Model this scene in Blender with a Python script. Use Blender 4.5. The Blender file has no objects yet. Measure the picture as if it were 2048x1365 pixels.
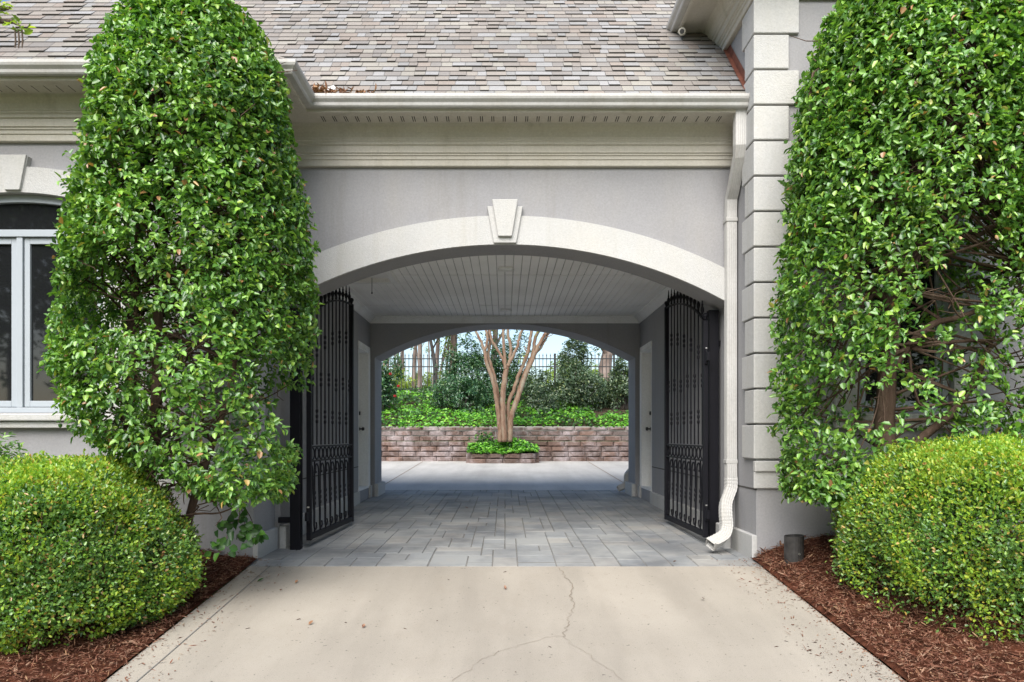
import bpy, bmesh, math, random
import numpy as np
from mathutils import Vector, Matrix
random.seed(7)
rng = np.random.default_rng(11)
S = bpy.context.scene
COL = S.collection
F, CX, CY, CZ = 1450.0, 1010.0, 870.0, 1.05
def at(px, py, Y):
    return Vector(((px-CX)/F*Y, Y, CZ+(CY-py)/F*Y))
def gz(Y):
    if Y < 6.0: return -0.1*(6.0-Y)
    if Y < 12.4: return 0.1*(Y-6.0)/6.4
    return 0.1+(min(Y, 19.9)-12.4)*0.031

# ------------------------------------------------------------------ materials
def srgb(r, g, b):
    f = lambda c: (c/12.92 if c <= 0.04045 else ((c+0.055)/1.055)**2.4)
    return (f(r/255), f(g/255), f(b/255))
class NT:
    def __init__(s, name):
        s.m = bpy.data.materials.new(name); s.m.use_nodes = True
        s.t = s.m.node_tree; s.n = s.t.nodes
        s.b = s.n['Principled BSDF']; s.out = s.n['Material Output']
        s._obj = None
    def new(s, ty, **kw):
        nd = s.n.new(ty)
        for k, v in kw.items():
            if k in nd.inputs.keys(): nd.inputs[k].default_value = v
            else: setattr(nd, k, v)
        return nd
    def ln(s, a, b): s.t.links.new(a, b)
    def coord(s, scale=(1, 1, 1)):
        tc = s.new('ShaderNodeTexCoord'); mp = s.new('ShaderNodeMapping')
        mp.inputs['Scale'].default_value = scale
        s.ln(tc.outputs['Object'], mp.inputs['Vector']); return mp.outputs['Vector']
    def noise(s, scale, detail=4, rough=0.55, stretch=(1, 1, 1)):
        nd = s.new('ShaderNodeTexNoise'); nd.inputs['Scale'].default_value = scale
        nd.inputs['Detail'].default_value = detail; nd.inputs['Roughness'].default_value = rough
        s.ln(s.coord(stretch), nd.inputs['Vector']); return nd.outputs['Fac']
    def ramp(s, fac, stops, interp='LINEAR'):
        r = s.new('ShaderNodeValToRGB'); cr = r.color_ramp; cr.interpolation = interp
        while len(cr.elements) < len(stops): cr.elements.new(0.5)
        for e, (p, c) in zip(cr.elements, stops):
            e.position = p; e.color = (*c, 1) if len(c) == 3 else c
        s.ln(fac, r.inputs['Fac']); return r.outputs['Color']
    def mix(s, fac, a, b, mode='MIX'):
        m = s.new('ShaderNodeMix', data_type='RGBA', blend_type=mode)
        for sock, v in ((m.inputs[0], fac), (m.inputs[6], a), (m.inputs[7], b)):
            if hasattr(v, 'is_output'): s.ln(v, sock)
            elif isinstance(v, (int, float)): sock.default_value = v
            else: sock.default_value = (*v, 1)
        return m.outputs[2]
    def bump(s, h, strength=0.3, dist=0.01):
        b = s.new('ShaderNodeBump'); b.inputs['Strength'].default_value = strength
        b.inputs['Distance'].default_value = dist
        s.ln(h, b.inputs['Height']); s.ln(b.outputs['Normal'], s.b.inputs['Normal'])
    def island(s):
        return s.new('ShaderNodeNewGeometry').outputs['Random Per Island']
    def col(s, v): 
        if hasattr(v, 'is_output'): s.ln(v, s.b.inputs['Base Color'])
        else: s.b.inputs['Base Color'].default_value = (*v, 1)
    def rough(s, r, spec=0.5, metal=0.0):
        s.b.inputs['Roughness'].default_value = r
        s.b.inputs['Specular IOR Level'].default_value = spec
        s.b.inputs['Metallic'].default_value = metal
M = {}
def lighten(c, k): return tuple(min(1, x*k) for x in c)
def plaster(key, c, var=0.1, grain=0.35, scale=160, dirt=None, dirt_amt=0.25):
    t = NT(key)
    big = t.noise(1.3, 5, 0.6)
    base = t.ramp(big, [(0.3, lighten(c, 1-var)), (0.7, lighten(c, 1+var))])
    if dirt:
        st = t.noise(2.2, 6, 0.65, (1, 1, 0.35))
        f = t.ramp(st, [(0.45, (0, 0, 0)), (0.72, (dirt_amt,)*3)])
        base = t.mix(f, base, dirt)
        sk = t.ramp(t.noise(7, 5, 0.65, (1, 1, 0.06)), [(0.56, (0, 0, 0)), (0.72, (dirt_amt*0.8,)*3)])
        base = t.mix(sk, base, lighten(dirt, 0.7))
        base = t.mix(1.0, base, t.ramp(t.noise(55, 4, 0.7), [(0.3, (0.9,)*3), (0.7, (1.06,)*3)]), 'MULTIPLY')
    t.col(base); t.rough(0.9, 0.25)
    t.bump(t.noise(scale, 3, 0.6), grain, 0.006)
    M[key] = t.m
plaster('stucco', (0.292, 0.29, 0.300), 0.07, 0.35, 140, (0.33, 0.315, 0.295), 0.4)
plaster('trim_stucco', (0.465, 0.464, 0.457), 0.05, 0.75, 110, (0.5, 0.47, 0.4), 0.35)
plaster('cornice_stucco', (0.54, 0.51, 0.45), 0.06, 0.2, 200, (0.45, 0.41, 0.32), 0.45)
plaster('white_paint', (0.80, 0.795, 0.78), 0.03, 0.06, 60, (0.5, 0.45, 0.36), 0.25)
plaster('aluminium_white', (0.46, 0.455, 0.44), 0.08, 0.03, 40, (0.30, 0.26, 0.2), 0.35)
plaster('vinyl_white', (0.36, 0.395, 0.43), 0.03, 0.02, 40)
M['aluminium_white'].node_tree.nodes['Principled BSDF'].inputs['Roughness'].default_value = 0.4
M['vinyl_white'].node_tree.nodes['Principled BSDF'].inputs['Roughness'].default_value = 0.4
def simple(key, c, r=0.6, spec=0.5, metal=0.0, var=0.15, sc=8, bump=0.0):
    t = NT(key)
    t.col(t.ramp(t.noise(sc), [(0.3, lighten(c, 1-var)), (0.7, lighten(c, 1+var))]))
    t.rough(r, spec, metal)
    if bump: t.bump(t.noise(sc*8), bump, 0.01)
    M[key] = t.m
simple('iron', (0.006, 0.006, 0.009), 0.55, 0.18)
simple('fence_iron', (0.012, 0.013, 0.013), 0.5)
simple('dark_gap', (0.05, 0.045, 0.04), 0.9)
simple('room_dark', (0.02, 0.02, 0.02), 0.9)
simple('copper', (0.20, 0.075, 0.05), 0.55, 0.5, 0.3, 0.35, 12)
simple('black_plastic', (0.035, 0.033, 0.032), 0.55, 0.4, 0, 0.4, 20)
simple('chrome', (0.5, 0.5, 0.5), 0.3, 0.5, 0.9)
simple('glow_off', (0.72, 0.71, 0.67), 0.3)
simple('mulch_base', (0.075, 0.027, 0.015), 0.95, 0.1, 0, 0.6, 14, 1.0)
simple('soil', (0.06, 0.045, 0.03), 0.95, 0.1, 0, 0.5, 6, 0.8)
simple('lawn', (0.05, 0.09, 0.025), 0.9, 0.1, 0, 0.4, 3, 0.5)
simple('red_petal', (0.30, 0.015, 0.015), 0.6)
simple('crack_dark', (0.22, 0.18, 0.14), 0.95, 0.1)
simple('joint_dark', (0.17, 0.165, 0.155), 0.95, 0.1)
# ceiling boards
t = NT('ceiling_paint')
n = t.ramp(t.noise(0.9, 5, 0.6), [(0.35, (0.76, 0.74, 0.70)), (0.62, (0.88, 0.865, 0.83))])
t.col(n); t.rough(0.6, 0.4); M['ceiling_paint'] = t.m
# shingles
t = NT('shingle')
c = t.ramp(t.island(), [(0.0, srgb(138, 132, 127)), (0.18, srgb(147, 141, 135)), (0.36, srgb(143, 142, 141)), (0.52, srgb(151, 147, 140)),
                        (0.68, srgb(135, 131, 128)), (0.8, srgb(152, 151, 151)), (0.92, srgb(145, 136, 129))], 'CONSTANT')
g = t.ramp(t.noise(420, 2, 0.7), [(0.3, (0.62,)*3), (0.7, (1.25,)*3)])
c = t.mix(1.0, c, g, 'MULTIPLY')
st = t.ramp(t.noise(0.8, 5, 0.6), [(0.35, (0.78,)*3), (0.65, (0.98,)*3)])
t.col(t.mix(1.0, c, st, 'MULTIPLY')); t.rough(0.95, 0.15); t.bump(t.noise(420, 2, 0.7), 0.6, 0.003); M['shingle'] = t.m
simple('shingle_edge', (0.075, 0.07, 0.066), 0.95, 0.1)
# concrete
def concrete(key, c, stain, speck=0.12):
    t = NT(key)
    a = t.ramp(t.noise(0.55, 6, 0.6), [(0.3, lighten(c, 0.84)), (0.7, lighten(c, 1.08))])
    b = t.ramp(t.noise(3.0, 6, 0.7, (1, 0.5, 1)), [(0.52, (0, 0, 0)), (0.8, (0.4,)*3)])
    a = t.mix(b, a, stain)
    a = t.mix(1.0, a, t.ramp(t.noise(2.3, 4, 0.6, (1, 0.12, 1)), [(0.32, (0.86,)*3), (0.6, (1.03,)*3)]), 'MULTIPLY')
    s1 = t.ramp(t.noise(240, 2, 0.7), [(0.28, (0.55,)*3), (0.42, (1.0,)*3), (0.62, (1.0,)*3), (0.75, (1.12,)*3)])
    a = t.mix(1.0, a, s1, 'MULTIPLY')
    s2 = t.ramp(t.noise(38, 2, 0.5), [(0.24, (0.45,)*3), (0.31, (1.0,)*3)])
    a = t.mix(1.0, a, s2, 'MULTIPLY')
    t.col(a); t.rough(0.92, 0.2); t.bump(t.noise(200, 3, 0.7), 0.35, 0.004); M[key] = t.m
concrete('driveway_concrete', (0.335, 0.302, 0.256), (0.27, 0.235, 0.19))
concrete('court_concrete', (0.44, 0.425, 0.40), (0.33, 0.31, 0.28))
# pavers
t = NT('paver')
c = t.ramp(t.island(), [(0, srgb(141, 143, 144)), (0.3, srgb(145, 146, 146)), (0.6, srgb(136, 139, 142)), (0.85, srgb(148, 147, 145))])
c = t.mix(1.0, c, t.ramp(t.noise(1.1, 6, 0.65), [(0.34, (0.5, 0.51, 0.53)), (0.6, (1.06, 1.05, 1.02))]), 'MULTIPLY')
c = t.mix(t.ramp(t.noise(5, 6, 0.7), [(0.55, (0, 0, 0)), (0.75, (0.35,)*3)]), c, (0.33, 0.30, 0.26))
t.col(c); t.rough(0.7, 0.35); t.bump(t.noise(30, 6, 0.7), 0.35, 0.006); M['paver'] = t.m
# wall blocks
t = NT('wall_block')
c = t.ramp(t.island(), [(0, srgb(112, 91, 81)), (0.3, srgb(104, 88, 82)), (0.55, srgb(122, 100, 90)), (0.8, srgb(112, 101, 97)), (1, srgb(95, 79, 70))])
c = t.mix(t.ramp(t.noise(2.2, 6, 0.65), [(0.46, (0, 0, 0)), (0.66, (0.75,)*3)]), c, srgb(166, 156, 157))
c = t.mix(t.ramp(t.noise(3.1, 6, 0.7, (1, 1, 0.6)), [(0.5, (0, 0, 0)), (0.68, (0.75,)*3)]), c, srgb(74, 58, 50))
t.col(c); t.rough(0.95, 0.15); t.bump(t.noise(26, 6, 0.7), 1.0, 0.02); M['wall_block'] = t.m
# bark
def bark(key, c1, c2, c3, sc=5, stretch=(1, 1, 0.25)):
    t = NT(key)
    c = t.ramp(t.noise(sc, 6, 0.6, stretch), [(0.3, c1), (0.5, c2), (0.68, c3)])
    t.col(c); t.rough(0.85, 0.2); t.bump(t.noise(sc*5, 5, 0.6, stretch), 0.6, 0.02); M[key] = t.m
bark('myrtle_bark', srgb(100, 72, 57), srgb(130, 108, 91), srgb(132, 126, 110), 11)
bark('grey_bark', (0.06, 0.045, 0.035), (0.12, 0.09, 0.07), (0.18, 0.15, 0.12), 6)
bark('dark_bark', (0.02, 0.017, 0.015), (0.04, 0.035, 0.03), (0.07, 0.06, 0.05), 6)
bark('pale_bark', (0.10, 0.075, 0.065), (0.20, 0.155, 0.13), (0.30, 0.25, 0.22), 5)
bark('twig_brown', (0.045, 0.028, 0.02), (0.085, 0.055, 0.04), (0.14, 0.10, 0.075), 9)
bark('chip', (0.09, 0.034, 0.022), (0.19, 0.08, 0.05), (0.38, 0.25, 0.17), 30, (1, 1, 1))
def leafmat(key, stops, rough=0.35, trans=0.3, spec=0.5, tint=1.5):
    t = NT(key)
    c = t.ramp(t.island(), stops)
    g = t.ramp(t.noise(1.6, 3), [(0.3, (0.82,)*3), (0.7, (1.15,)*3)])
    c = t.mix(1.0, c, g, 'MULTIPLY')
    t.col(c); t.rough(rough, spec)
    tr = t.new('ShaderNodeBsdfTranslucent')
    t.ln(t.mix(1.0, c, (tint, tint*1.05, tint*0.45), 'MULTIPLY'), tr.inputs['Color'])
    mx = t.new('ShaderNodeMixShader'); mx.inputs[0].default_value = trans
    t.ln(t.b.outputs[0], mx.inputs[1]); t.ln(tr.outputs[0], mx.inputs[2]); t.ln(mx.outputs[0], t.out.inputs['Surface'])
    M[key] = t.m
leafmat('holly_leaf', [(0, (0.03, 0.085, 0.02)), (0.2, (0.075, 0.19, 0.036)), (0.52, (0.14, 0.295, 0.052)), (0.8, (0.215, 0.40, 0.065)), (0.94, (0.25, 0.42, 0.06)), (0.982, (0.34, 0.43, 0.07)), (0.988, (0.45, 0.24, 0.1)), (1, (0.3, 0.15, 0.07))], 0.33, 0.22, 0.7)
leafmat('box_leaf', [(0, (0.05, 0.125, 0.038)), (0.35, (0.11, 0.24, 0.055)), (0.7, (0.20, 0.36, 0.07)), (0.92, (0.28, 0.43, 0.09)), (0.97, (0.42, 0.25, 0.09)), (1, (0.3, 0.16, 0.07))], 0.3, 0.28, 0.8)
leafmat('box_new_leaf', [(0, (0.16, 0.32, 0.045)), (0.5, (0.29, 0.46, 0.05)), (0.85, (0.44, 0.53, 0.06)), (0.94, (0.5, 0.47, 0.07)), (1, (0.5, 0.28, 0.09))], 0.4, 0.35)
leafmat('ivy_leaf', [(0, (0.050, 0.163, 0.025)), (0.4, (0.112, 0.325, 0.037)), (0.8, (0.200, 0.500, 0.056)), (1, (0.312, 0.575, 0.075))], 0.4, 0.3)
leafmat('ivy_dark', [(0, (0.02, 0.055, 0.018)), (0.5, (0.035, 0.10, 0.022)), (1, (0.08, 0.2, 0.03))], 0.4, 0.3)
leafmat('camellia_leaf', [(0, (0.026, 0.072, 0.038)), (0.5, (0.048, 0.128, 0.058)), (0.9, (0.096, 0.208, 0.080)), (1, (0.160, 0.272, 0.080))], 0.25, 0.15, 0.7)
leafmat('silver_leaf', [(0, (0.048, 0.080, 0.045)), (0.5, (0.088, 0.144, 0.080)), (0.9, (0.192, 0.272, 0.160)), (1, (0.320, 0.352, 0.144))], 0.25, 0.2, 0.7)
leafmat('tree_leaf', [(0, (0.035, 0.07, 0.02)), (0.5, (0.07, 0.12, 0.03)), (1, (0.14, 0.21, 0.05))], 0.45, 0.4)
leafmat('lime_leaf', [(0, (0.14, 0.22, 0.04)), (0.5, (0.25, 0.36, 0.06)), (1, (0.42, 0.5, 0.10))], 0.5, 0.5)
leafmat('dry_leaf', [(0, (0.14, 0.06, 0.03)), (0.5, (0.25, 0.12, 0.06)), (1, (0.36, 0.22, 0.12))], 0.7, 0.1)
# glass
t = NT('window_glass')
t.col((0.012, 0.013, 0.014)); t.rough(0.03, 0.6)
t.bump(t.noise(1.5, 2), 0.08, 0.01); M['window_glass'] = t.m

# ------------------------------------------------------------------ mesh helpers
class MB:
    def __init__(s): s.v = []; s.f = []; s.mi = []
    def add(s, vs, fs, mi=0):
        o = len(s.v); s.v += [tuple(p) for p in vs]
        s.f += [tuple(i+o for i in f) for f in fs]; s.mi += [mi]*len(fs)
    def box(s, a, b, mi=0):
        (x0, y0, z0), (x1, y1, z1) = a, b
        s.add([(x0,y0,z0),(x1,y0,z0),(x1,y1,z0),(x0,y1,z0),(x0,y0,z1),(x1,y0,z1),(x1,y1,z1),(x0,y1,z1)],
              [(0,3,2,1),(4,5,6,7),(0,1,5,4),(1,2,6,5),(2,3,7,6),(3,0,4,7)], mi)
    def prism(s, poly, z0, z1, mi=0, mp=lambda a, b, c: (a, b, c)):
        n = len(poly)
        s.add([mp(a, b, z0) for a, b in poly]+[mp(a, b, z1) for a, b in poly],
              [tuple(range(n))[::-1], tuple(range(n, 2*n))]+[(i, (i+1) % n, n+(i+1) % n, n+i) for i in range(n)], mi)
    def tube(s, pts, rad, sides=8, mi=0, cap=True):
        pts = [Vector(p) for p in pts]; n = len(pts)
        if not hasattr(rad, '__len__'): rad = [rad]*n
        prev = None; vs = []
        for i, p in enumerate(pts):
            d = (pts[min(i+1, n-1)]-pts[max(i-1, 0)])
            d = d.normalized() if d.length > 1e-9 else Vector((0, 0, 1))
            if prev is None:
                u = d.orthogonal().normalized()
            else:
                u = prev-d*prev.dot(d); u = u.normalized() if u.length > 1e-6 else d.orthogonal().normalized()
            prev = u; w = d.cross(u)
            for k in range(sides):
                a = 2*math.pi*k/sides
                vs.append(p+(u*math.cos(a)+w*math.sin(a))*rad[i])
        fs = [(i*sides+k, i*sides+(k+1) % sides, (i+1)*sides+(k+1) % sides, (i+1)*sides+k) for i in range(n-1) for k in range(sides)]
        if cap: fs += [tuple(range(sides))[::-1], tuple(range((n-1)*sides, n*sides))]
        s.add(vs, fs, mi)
    def lathe(s, c, prof, sides=12, mi=0):
        vs = []; n = len(prof)
        for r, z in prof:
            for k in range(sides):
                a = 2*math.pi*k/sides; vs.append((c[0]+r*math.cos(a), c[1]+r*math.sin(a), c[2]+z))
        fs = [(i*sides+k, i*sides+(k+1) % sides, (i+1)*sides+(k+1) % sides, (i+1)*sides+k) for i in range(n-1) for k in range(sides)]
        fs += [tuple(range(sides))[::-1], tuple(range((n-1)*sides, n*sides))]
        s.add(vs, fs, mi)
    def sweep(s, path, prof, mi=0, closed=True):
        """path: plan points; prof: (offset to the right of travel, z)"""
        P = [Vector(p) for p in path]; n = len(P); m = len(prof); vs = []
        for i in range(n):
            d0 = (P[i]-P[i-1]).normalized() if i > 0 else None
            d1 = (P[i+1]-P[i]).normalized() if i < n-1 else None
            n0 = Vector((d0.y, -d0.x)) if d0 else None; n1 = Vector((d1.y, -d1.x)) if d1 else None
            if n0 is None: mt = n1
            elif n1 is None: mt = n0
            else: mt = (n0+n1)/(1+n0.dot(n1))
            for d, z in prof: vs.append((P[i].x+mt.x*d, P[i].y+mt.y*d, z))
        fs = []
        for i in range(n-1):
            for k in range(m if closed else m-1):
                fs.append((i*m+k, (i+1)*m+k, (i+1)*m+(k+1) % m, i*m+(k+1) % m))
        if closed: fs += [tuple(range(m)), tuple(range((n-1)*m, n*m))[::-1]]
        s.add(vs, fs, mi)
    def build(s, name, mats, parent=None, bevel=0, smooth=False):
        me = bpy.data.meshes.new(name); me.from_pydata(s.v, [], s.f)
        if not isinstance(mats, (list, tuple)): mats = [mats]
        for k in mats: me.materials.append(M[k])
        me.polygons.foreach_set('material_index', s.mi)
        if bevel or True:
            bm = bmesh.new(); bm.from_mesh(me)
            bmesh.ops.recalc_face_normals(bm, faces=bm.faces)
            if bevel:
                ed = [e for e in bm.edges if len(e.link_faces) == 2 and e.calc_face_angle(0) > 0.6]
                bmesh.ops.bevel(bm, geom=ed, offset=bevel, segments=2, affect='EDGES', profile=0.5, clamp_overlap=True)
            bm.to_mesh(me); bm.free()
        if smooth: me.polygons.foreach_set('use_smooth', [True]*len(me.polygons))
        me.update()
        return link(name, me, parent)
def link(name, me, parent=None):
    o = bpy.data.objects.new(name, me); COL.objects.link(o)
    if parent is not None: attach(o, parent)
    return o
def attach(o, p):
    o.parent = p
    mw = Matrix.Identity(4); q = p
    while q is not None:
        mw = q.matrix_parent_inverse @ q.matrix_basis @ mw if q.parent else q.matrix_basis @ mw; q = q.parent
    o.matrix_parent_inverse = mw.inverted()
def tag(o, label=None, cat=None, group=None, kind=None):
    if label: o['label'] = label
    if cat: o['category'] = cat
    if group: o['group'] = group
    if kind: o['kind'] = kind
    return o
def thing(name, loc, label, cat, group=None):
    o = bpy.data.objects.new(name, None); COL.objects.link(o); o.location = loc
    o.empty_display_size = 0.2
    return tag(o, label, cat, group)
def npmesh(name, V, Q, mats, mi=None, parent=None):
    """V (n,3) floats, Q (m,4) quads"""
    me = bpy.data.meshes.new(name); V = np.asarray(V, np.float32); Q = np.asarray(Q, np.int32)
    me.vertices.add(len(V)); me.vertices.foreach_set('co', V.ravel())
    m = len(Q); me.loops.add(m*4); me.loops.foreach_set('vertex_index', Q.ravel())
    me.polygons.add(m); me.polygons.foreach_set('loop_start', np.arange(m, dtype=np.int32)*4)
    me.polygons.foreach_set('loop_total', np.full(m, 4, np.int32))
    if not isinstance(mats, (list, tuple)): mats = [mats]
    for k in mats: me.materials.append(M[k])
    if mi is not None: me.polygons.foreach_set('material_index', np.asarray(mi, np.int32))
    me.update(calc_edges=True); me.validate()
    return link(name, me, parent)
def nrm(a): return a/np.maximum(np.linalg.norm(a, axis=-1, keepdims=True), 1e-9)
def leaves(name, P, T, N, L, W, mats, mi=None, parent=None, fold=0.25, droop=0.18):
    """P base, T tip direction, N face direction, lengths, widths: six-vertex folded leaf of two quads"""
    T = nrm(T); N = nrm(N-T*np.sum(N*T, -1, keepdims=True)); B = np.cross(T, N)
    L = L[:, None]; W = W[:, None]; n = len(P)
    V = np.empty((n, 6, 3), np.float32)
    V[:, 0] = P
    V[:, 1] = P+T*L*0.35+B*W*0.5+N*W*fold
    V[:, 2] = P+T*L*0.75+B*W*0.36+N*(W*fold*0.7-L*droop*0.5)
    V[:, 3] = P+T*L-N*L*droop
    V[:, 4] = P+T*L*0.75-B*W*0.36+N*(W*fold*0.7-L*droop*0.5)
    V[:, 5] = P+T*L*0.35-B*W*0.5+N*W*fold
    o = np.arange(n)[:, None]*6
    Q = np.concatenate([o+np.array([[0, 1, 2, 3]]), o+np.array([[0, 3, 4, 5]])], 1).reshape(-1, 4)
    if mi is not None: mi = np.repeat(mi, 2)
    return npmesh(name, V.reshape(-1, 3), Q, mats, mi, parent)
_ph = np.random.default_rng(5)
def field(P, freq, seed=0, octs=3):
    r = np.random.default_rng(seed); out = np.zeros(len(P)); amp = 1; tot = 0
    for o in range(octs):
        for k in range(4):
            d = nrm(r.normal(size=3)); out += amp*np.sin(P@d*freq*(2**o)*(0.8+0.5*r.random())*6.283+r.random()*6.283)
        tot += amp*2; amp *= 0.6
    return out/tot
def smooth_path(pts, sub=6):
    pts = [Vector(p) for p in pts]; out = []
    for i in range(len(pts)-1):
        p0 = pts[max(i-1, 0)]; p1 = pts[i]; p2 = pts[i+1]; p3 = pts[min(i+2, len(pts)-1)]
        for k in range(sub):
            t = k/sub
            out.append(0.5*((2*p1)+(p2-p0)*t+(2*p0-5*p1+4*p2-p3)*t*t+(3*p1-p0-3*p2+p3)*t**3))
    out.append(pts[-1]); return out
def limb(mb, pts, r0, r1, sides=8, sub=5, mi=0, wob=0.0):
    sp = smooth_path(pts, sub); n = len(sp)
    if wob: sp = [p+Vector((random.gauss(0, wob), random.gauss(0, wob), 0)) if 0 < i < n-1 else p for i, p in enumerate(sp)]
    mb.tube(sp, [r0+(r1-r0)*i/(n-1) for i in range(n)], sides, mi)

def panel(mb, u0, u1, z0, z1, th, openings, mp, mi=0):
    """wall of thickness th with openings (ua, ub, zbottom or None, top(u), arched)"""
    us = {u0, u1}
    for ua, ub, zb, top, arch in openings:
        us |= {ua, ub}
        if arch: us |= {ua+(ub-ua)*i/48 for i in range(49)}
    us = sorted(us)
    def q(a, b, c, d): mb.add([mp(*a), mp(*b), mp(*c), mp(*d)], [(0, 1, 2, 3)], mi)
    for a, b in zip(us, us[1:]):
        if b-a < 1e-7: continue
        m = (a+b)/2; op = next((o for o in openings if o[0] < m < o[1]), None)
        if op is None: spans = [(z0, z0, z1, z1)]
        else:
            spans = [(op[3](a), op[3](b), z1, z1)]
            if op[2] is not None: spans.append((z0, z0, op[2], op[2]))
        for la, lb, ha, hb in spans:
            for d in (0, th): q((a, d, la), (b, d, lb), (b, d, hb), (a, d, ha))
        if op:
            q((a, 0, op[3](a)), (b, 0, op[3](b)), (b, th, op[3](b)), (a, th, op[3](a)))
            if op[2] is not None: q((a, 0, op[2]), (b, 0, op[2]), (b, th, op[2]), (a, th, op[2]))
        q((a, 0, z1), (b, 0, z1), (b, th, z1), (a, th, z1))
    for op in openings:
        zb = op[2] if op[2] is not None else z0
        for u in (op[0], op[1]):
            q((u, 0, zb), (u, th, zb), (u, th, op[3](u)), (u, 0, op[3](u)))
    for u in (u0, u1): q((u, 0, z0), (u, th, z0), (u, th, z1), (u, 0, z1))

# ------------------------------------------------------------------ ground and setting
def strip(name, xs, ys, zf, mats, kind='structure', skirt=0):
    mb = MB(); nx, ny = len(xs), len(ys)
    vs = [(x, y, zf(x, y)) for y in ys for x in xs]
    mb.add(vs, [(j*nx+i, j*nx+i+1, (j+1)*nx+i+1, (j+1)*nx+i) for j in range(ny-1) for i in range(nx-1)])
    o = mb.build(name, mats); o['kind'] = kind; return o
lin = lambda a, b, n: [a+(b-a)*i/(n-1) for i in range(n)]
ys_g = [-120, -60, -20, -8, -2, 0, 2, 3, 4, 5, 5.5, 6, 8, 10, 12.4, 15, 18, 19.9, 60, 300]
gzf = lambda y: gz(max(y, -2))
o = strip('ground', lin(-200, 200, 41), ys_g, lambda x, y: gzf(y)-0.06, 'lawn')
DW = 2.07
o_drive = strip('driveway', lin(-DW, DW, 30), [-6, -2, 0, 1, 2, 3, 4, 5, 5.86], lambda x, y: gzf(y), 'driveway_concrete')
mbk = MB(); mbk.box((-1.905, -1, 0), (-1.895, 5.86, 0.0))
def on_drive(px, py):
    lo, hi = 1.0, 12.0
    for _ in range(40):
        m = (lo+hi)/2
        if CY+F*(CZ-gz(m))/m > py: lo = m
        else: hi = m
    return Vector(((px-CX)/F*lo, lo, gz(lo)))
def ribbon(mb, pts, w, dz=0.004):
    vs = []
    for i, p in enumerate(pts):
        d = (pts[min(i+1, len(pts)-1)]-pts[max(i-1, 0)]); nn = Vector((d.y, -d.x, 0)).normalized()
        ww = w[i] if hasattr(w, '__len__') else w
        vs += [p+nn*ww/2+Vector((0, 0, dz)), p-nn*ww/2+Vector((0, 0, dz))]
    mb.add(vs, [(2*i, 2*i+1, 2*i+3, 2*i+2) for i in range(len(pts)-1)])
def crack(pxs, w0, jit):
    pts = [on_drive(*p) for p in pxs]; out = []
    for a, b in zip(pts, pts[1:]):
        n = max(3, int((b-a).length/0.03))
        for i in range(n):
            p = a.lerp(b, i/n); p = p+Vector((random.gauss(0, jit), random.gauss(0, jit), 0)); p.z = gz(p.y); out.append(p)
    out.append(pts[-1])
    mb = MB(); ribbon(mb, out, [w0*random.uniform(0.35, 1.4) for _ in out])
    c = mb.build('crack', 'crack_dark', o_drive); c['kind'] = 'structure'
crack([(1118, 1137), (1128, 1150), (1146, 1172), (1143, 1190), (1147, 1215), (1138, 1235), (1132, 1262), (1126, 1275)], 0.0055, 0.009)
crack([(1126, 1272), (1090, 1277), (1060, 1286), (1015, 1300), (975, 1312), (935, 1340), (905, 1364)], 0.0022, 0.008)
crack([(1127, 1276), (1160, 1300), (1205, 1330), (1245, 1362)], 0.0018, 0.008)
mb = MB(); jp = [Vector((-1.9, y, gz(y))) for y in (1.0, 2, 3, 4, 5, 5.86)]
ribbon(mb, jp, 0.007); tag(mb.build('control_joint', 'joint_dark', o_drive), kind='structure')
# pavers of the passage
mb = MB(); y0, y1 = 5.87, 12.42
strip('paving_bed', [-2.1, 2.1], [5.86, 6, 9, 12.43], lambda x, y: gz(y)-0.008, 'joint_dark')
NX, NY = 40, 62; ux, uy = 4.18/NX, (y1-y0)/NY; used = [[False]*NY for _ in range(NX)]
SZ = [(2, 3), (2, 4), (2, 2), (3, 2), (2, 3), (3, 4), (4, 2), (1, 2), (2, 1), (1, 1)]
for jy in range(NY):
    for ix in range(NX):
        if used[ix][jy]: continue
        opts = SZ[:7]; random.shuffle(opts); opts = opts+[(1, 3), (1, 2), (2, 1), (1, 1)]
        for sw, sh in opts:
            if ix+sw <= NX and jy+sh <= NY and not any(used[p_][q_] for p_ in range(ix, ix+sw) for q_ in range(jy, jy+sh)): break
        for p_ in range(ix, ix+sw):
            for q_ in range(jy, jy+sh): used[p_][q_] = True
        g = random.choice([0.0012, 0.002, 0.003, 0.004]); g2 = random.choice([0.0012, 0.002, 0.003]); tz = random.uniform(-0.0015, 0.002); e = 0.004
        a, b, c, d = -2.09+ix*ux+g, y0+jy*uy+g2, -2.09+(ix+sw)*ux-g, y0+(jy+sh)*uy-g2
        vs = [(a, b, gz(b)-0.01+tz), (c, b, gz(b)-0.01+tz), (c, d, gz(d)-0.01+tz), (a, d, gz(d)-0.01+tz),
              (a+e, b+e, gz(b)+tz), (c-e, b+e, gz(b)+tz), (c-e, d-e, gz(d)+tz), (a+e, d-e, gz(d)+tz)]
        mb.add(vs, [(4, 5, 6, 7), (0, 1, 5, 4), (1, 2, 6, 5), (2, 3, 7, 6), (3, 0, 4, 7)])
tag(mb.build('paving', 'paver'), kind='structure')
strip('courtyard', lin(-14, 14, 15), [12.43, 14, 16, 18, 19.85], lambda x, y: gz(y), 'court_concrete')
mb = MB()
for sx in (-2.22, 2.24): ribbon(mb, [Vector((sx, y, gz(y))) for y in (12.5, 15, 17, 19.6)], 0.022)
ribbon(mb, [Vector((xx, 14.6, gz(14.6))) for xx in (-10, -2.3)], 0.015)
tag(mb.build('court_joint', 'crack_dark'), kind='structure')
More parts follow.
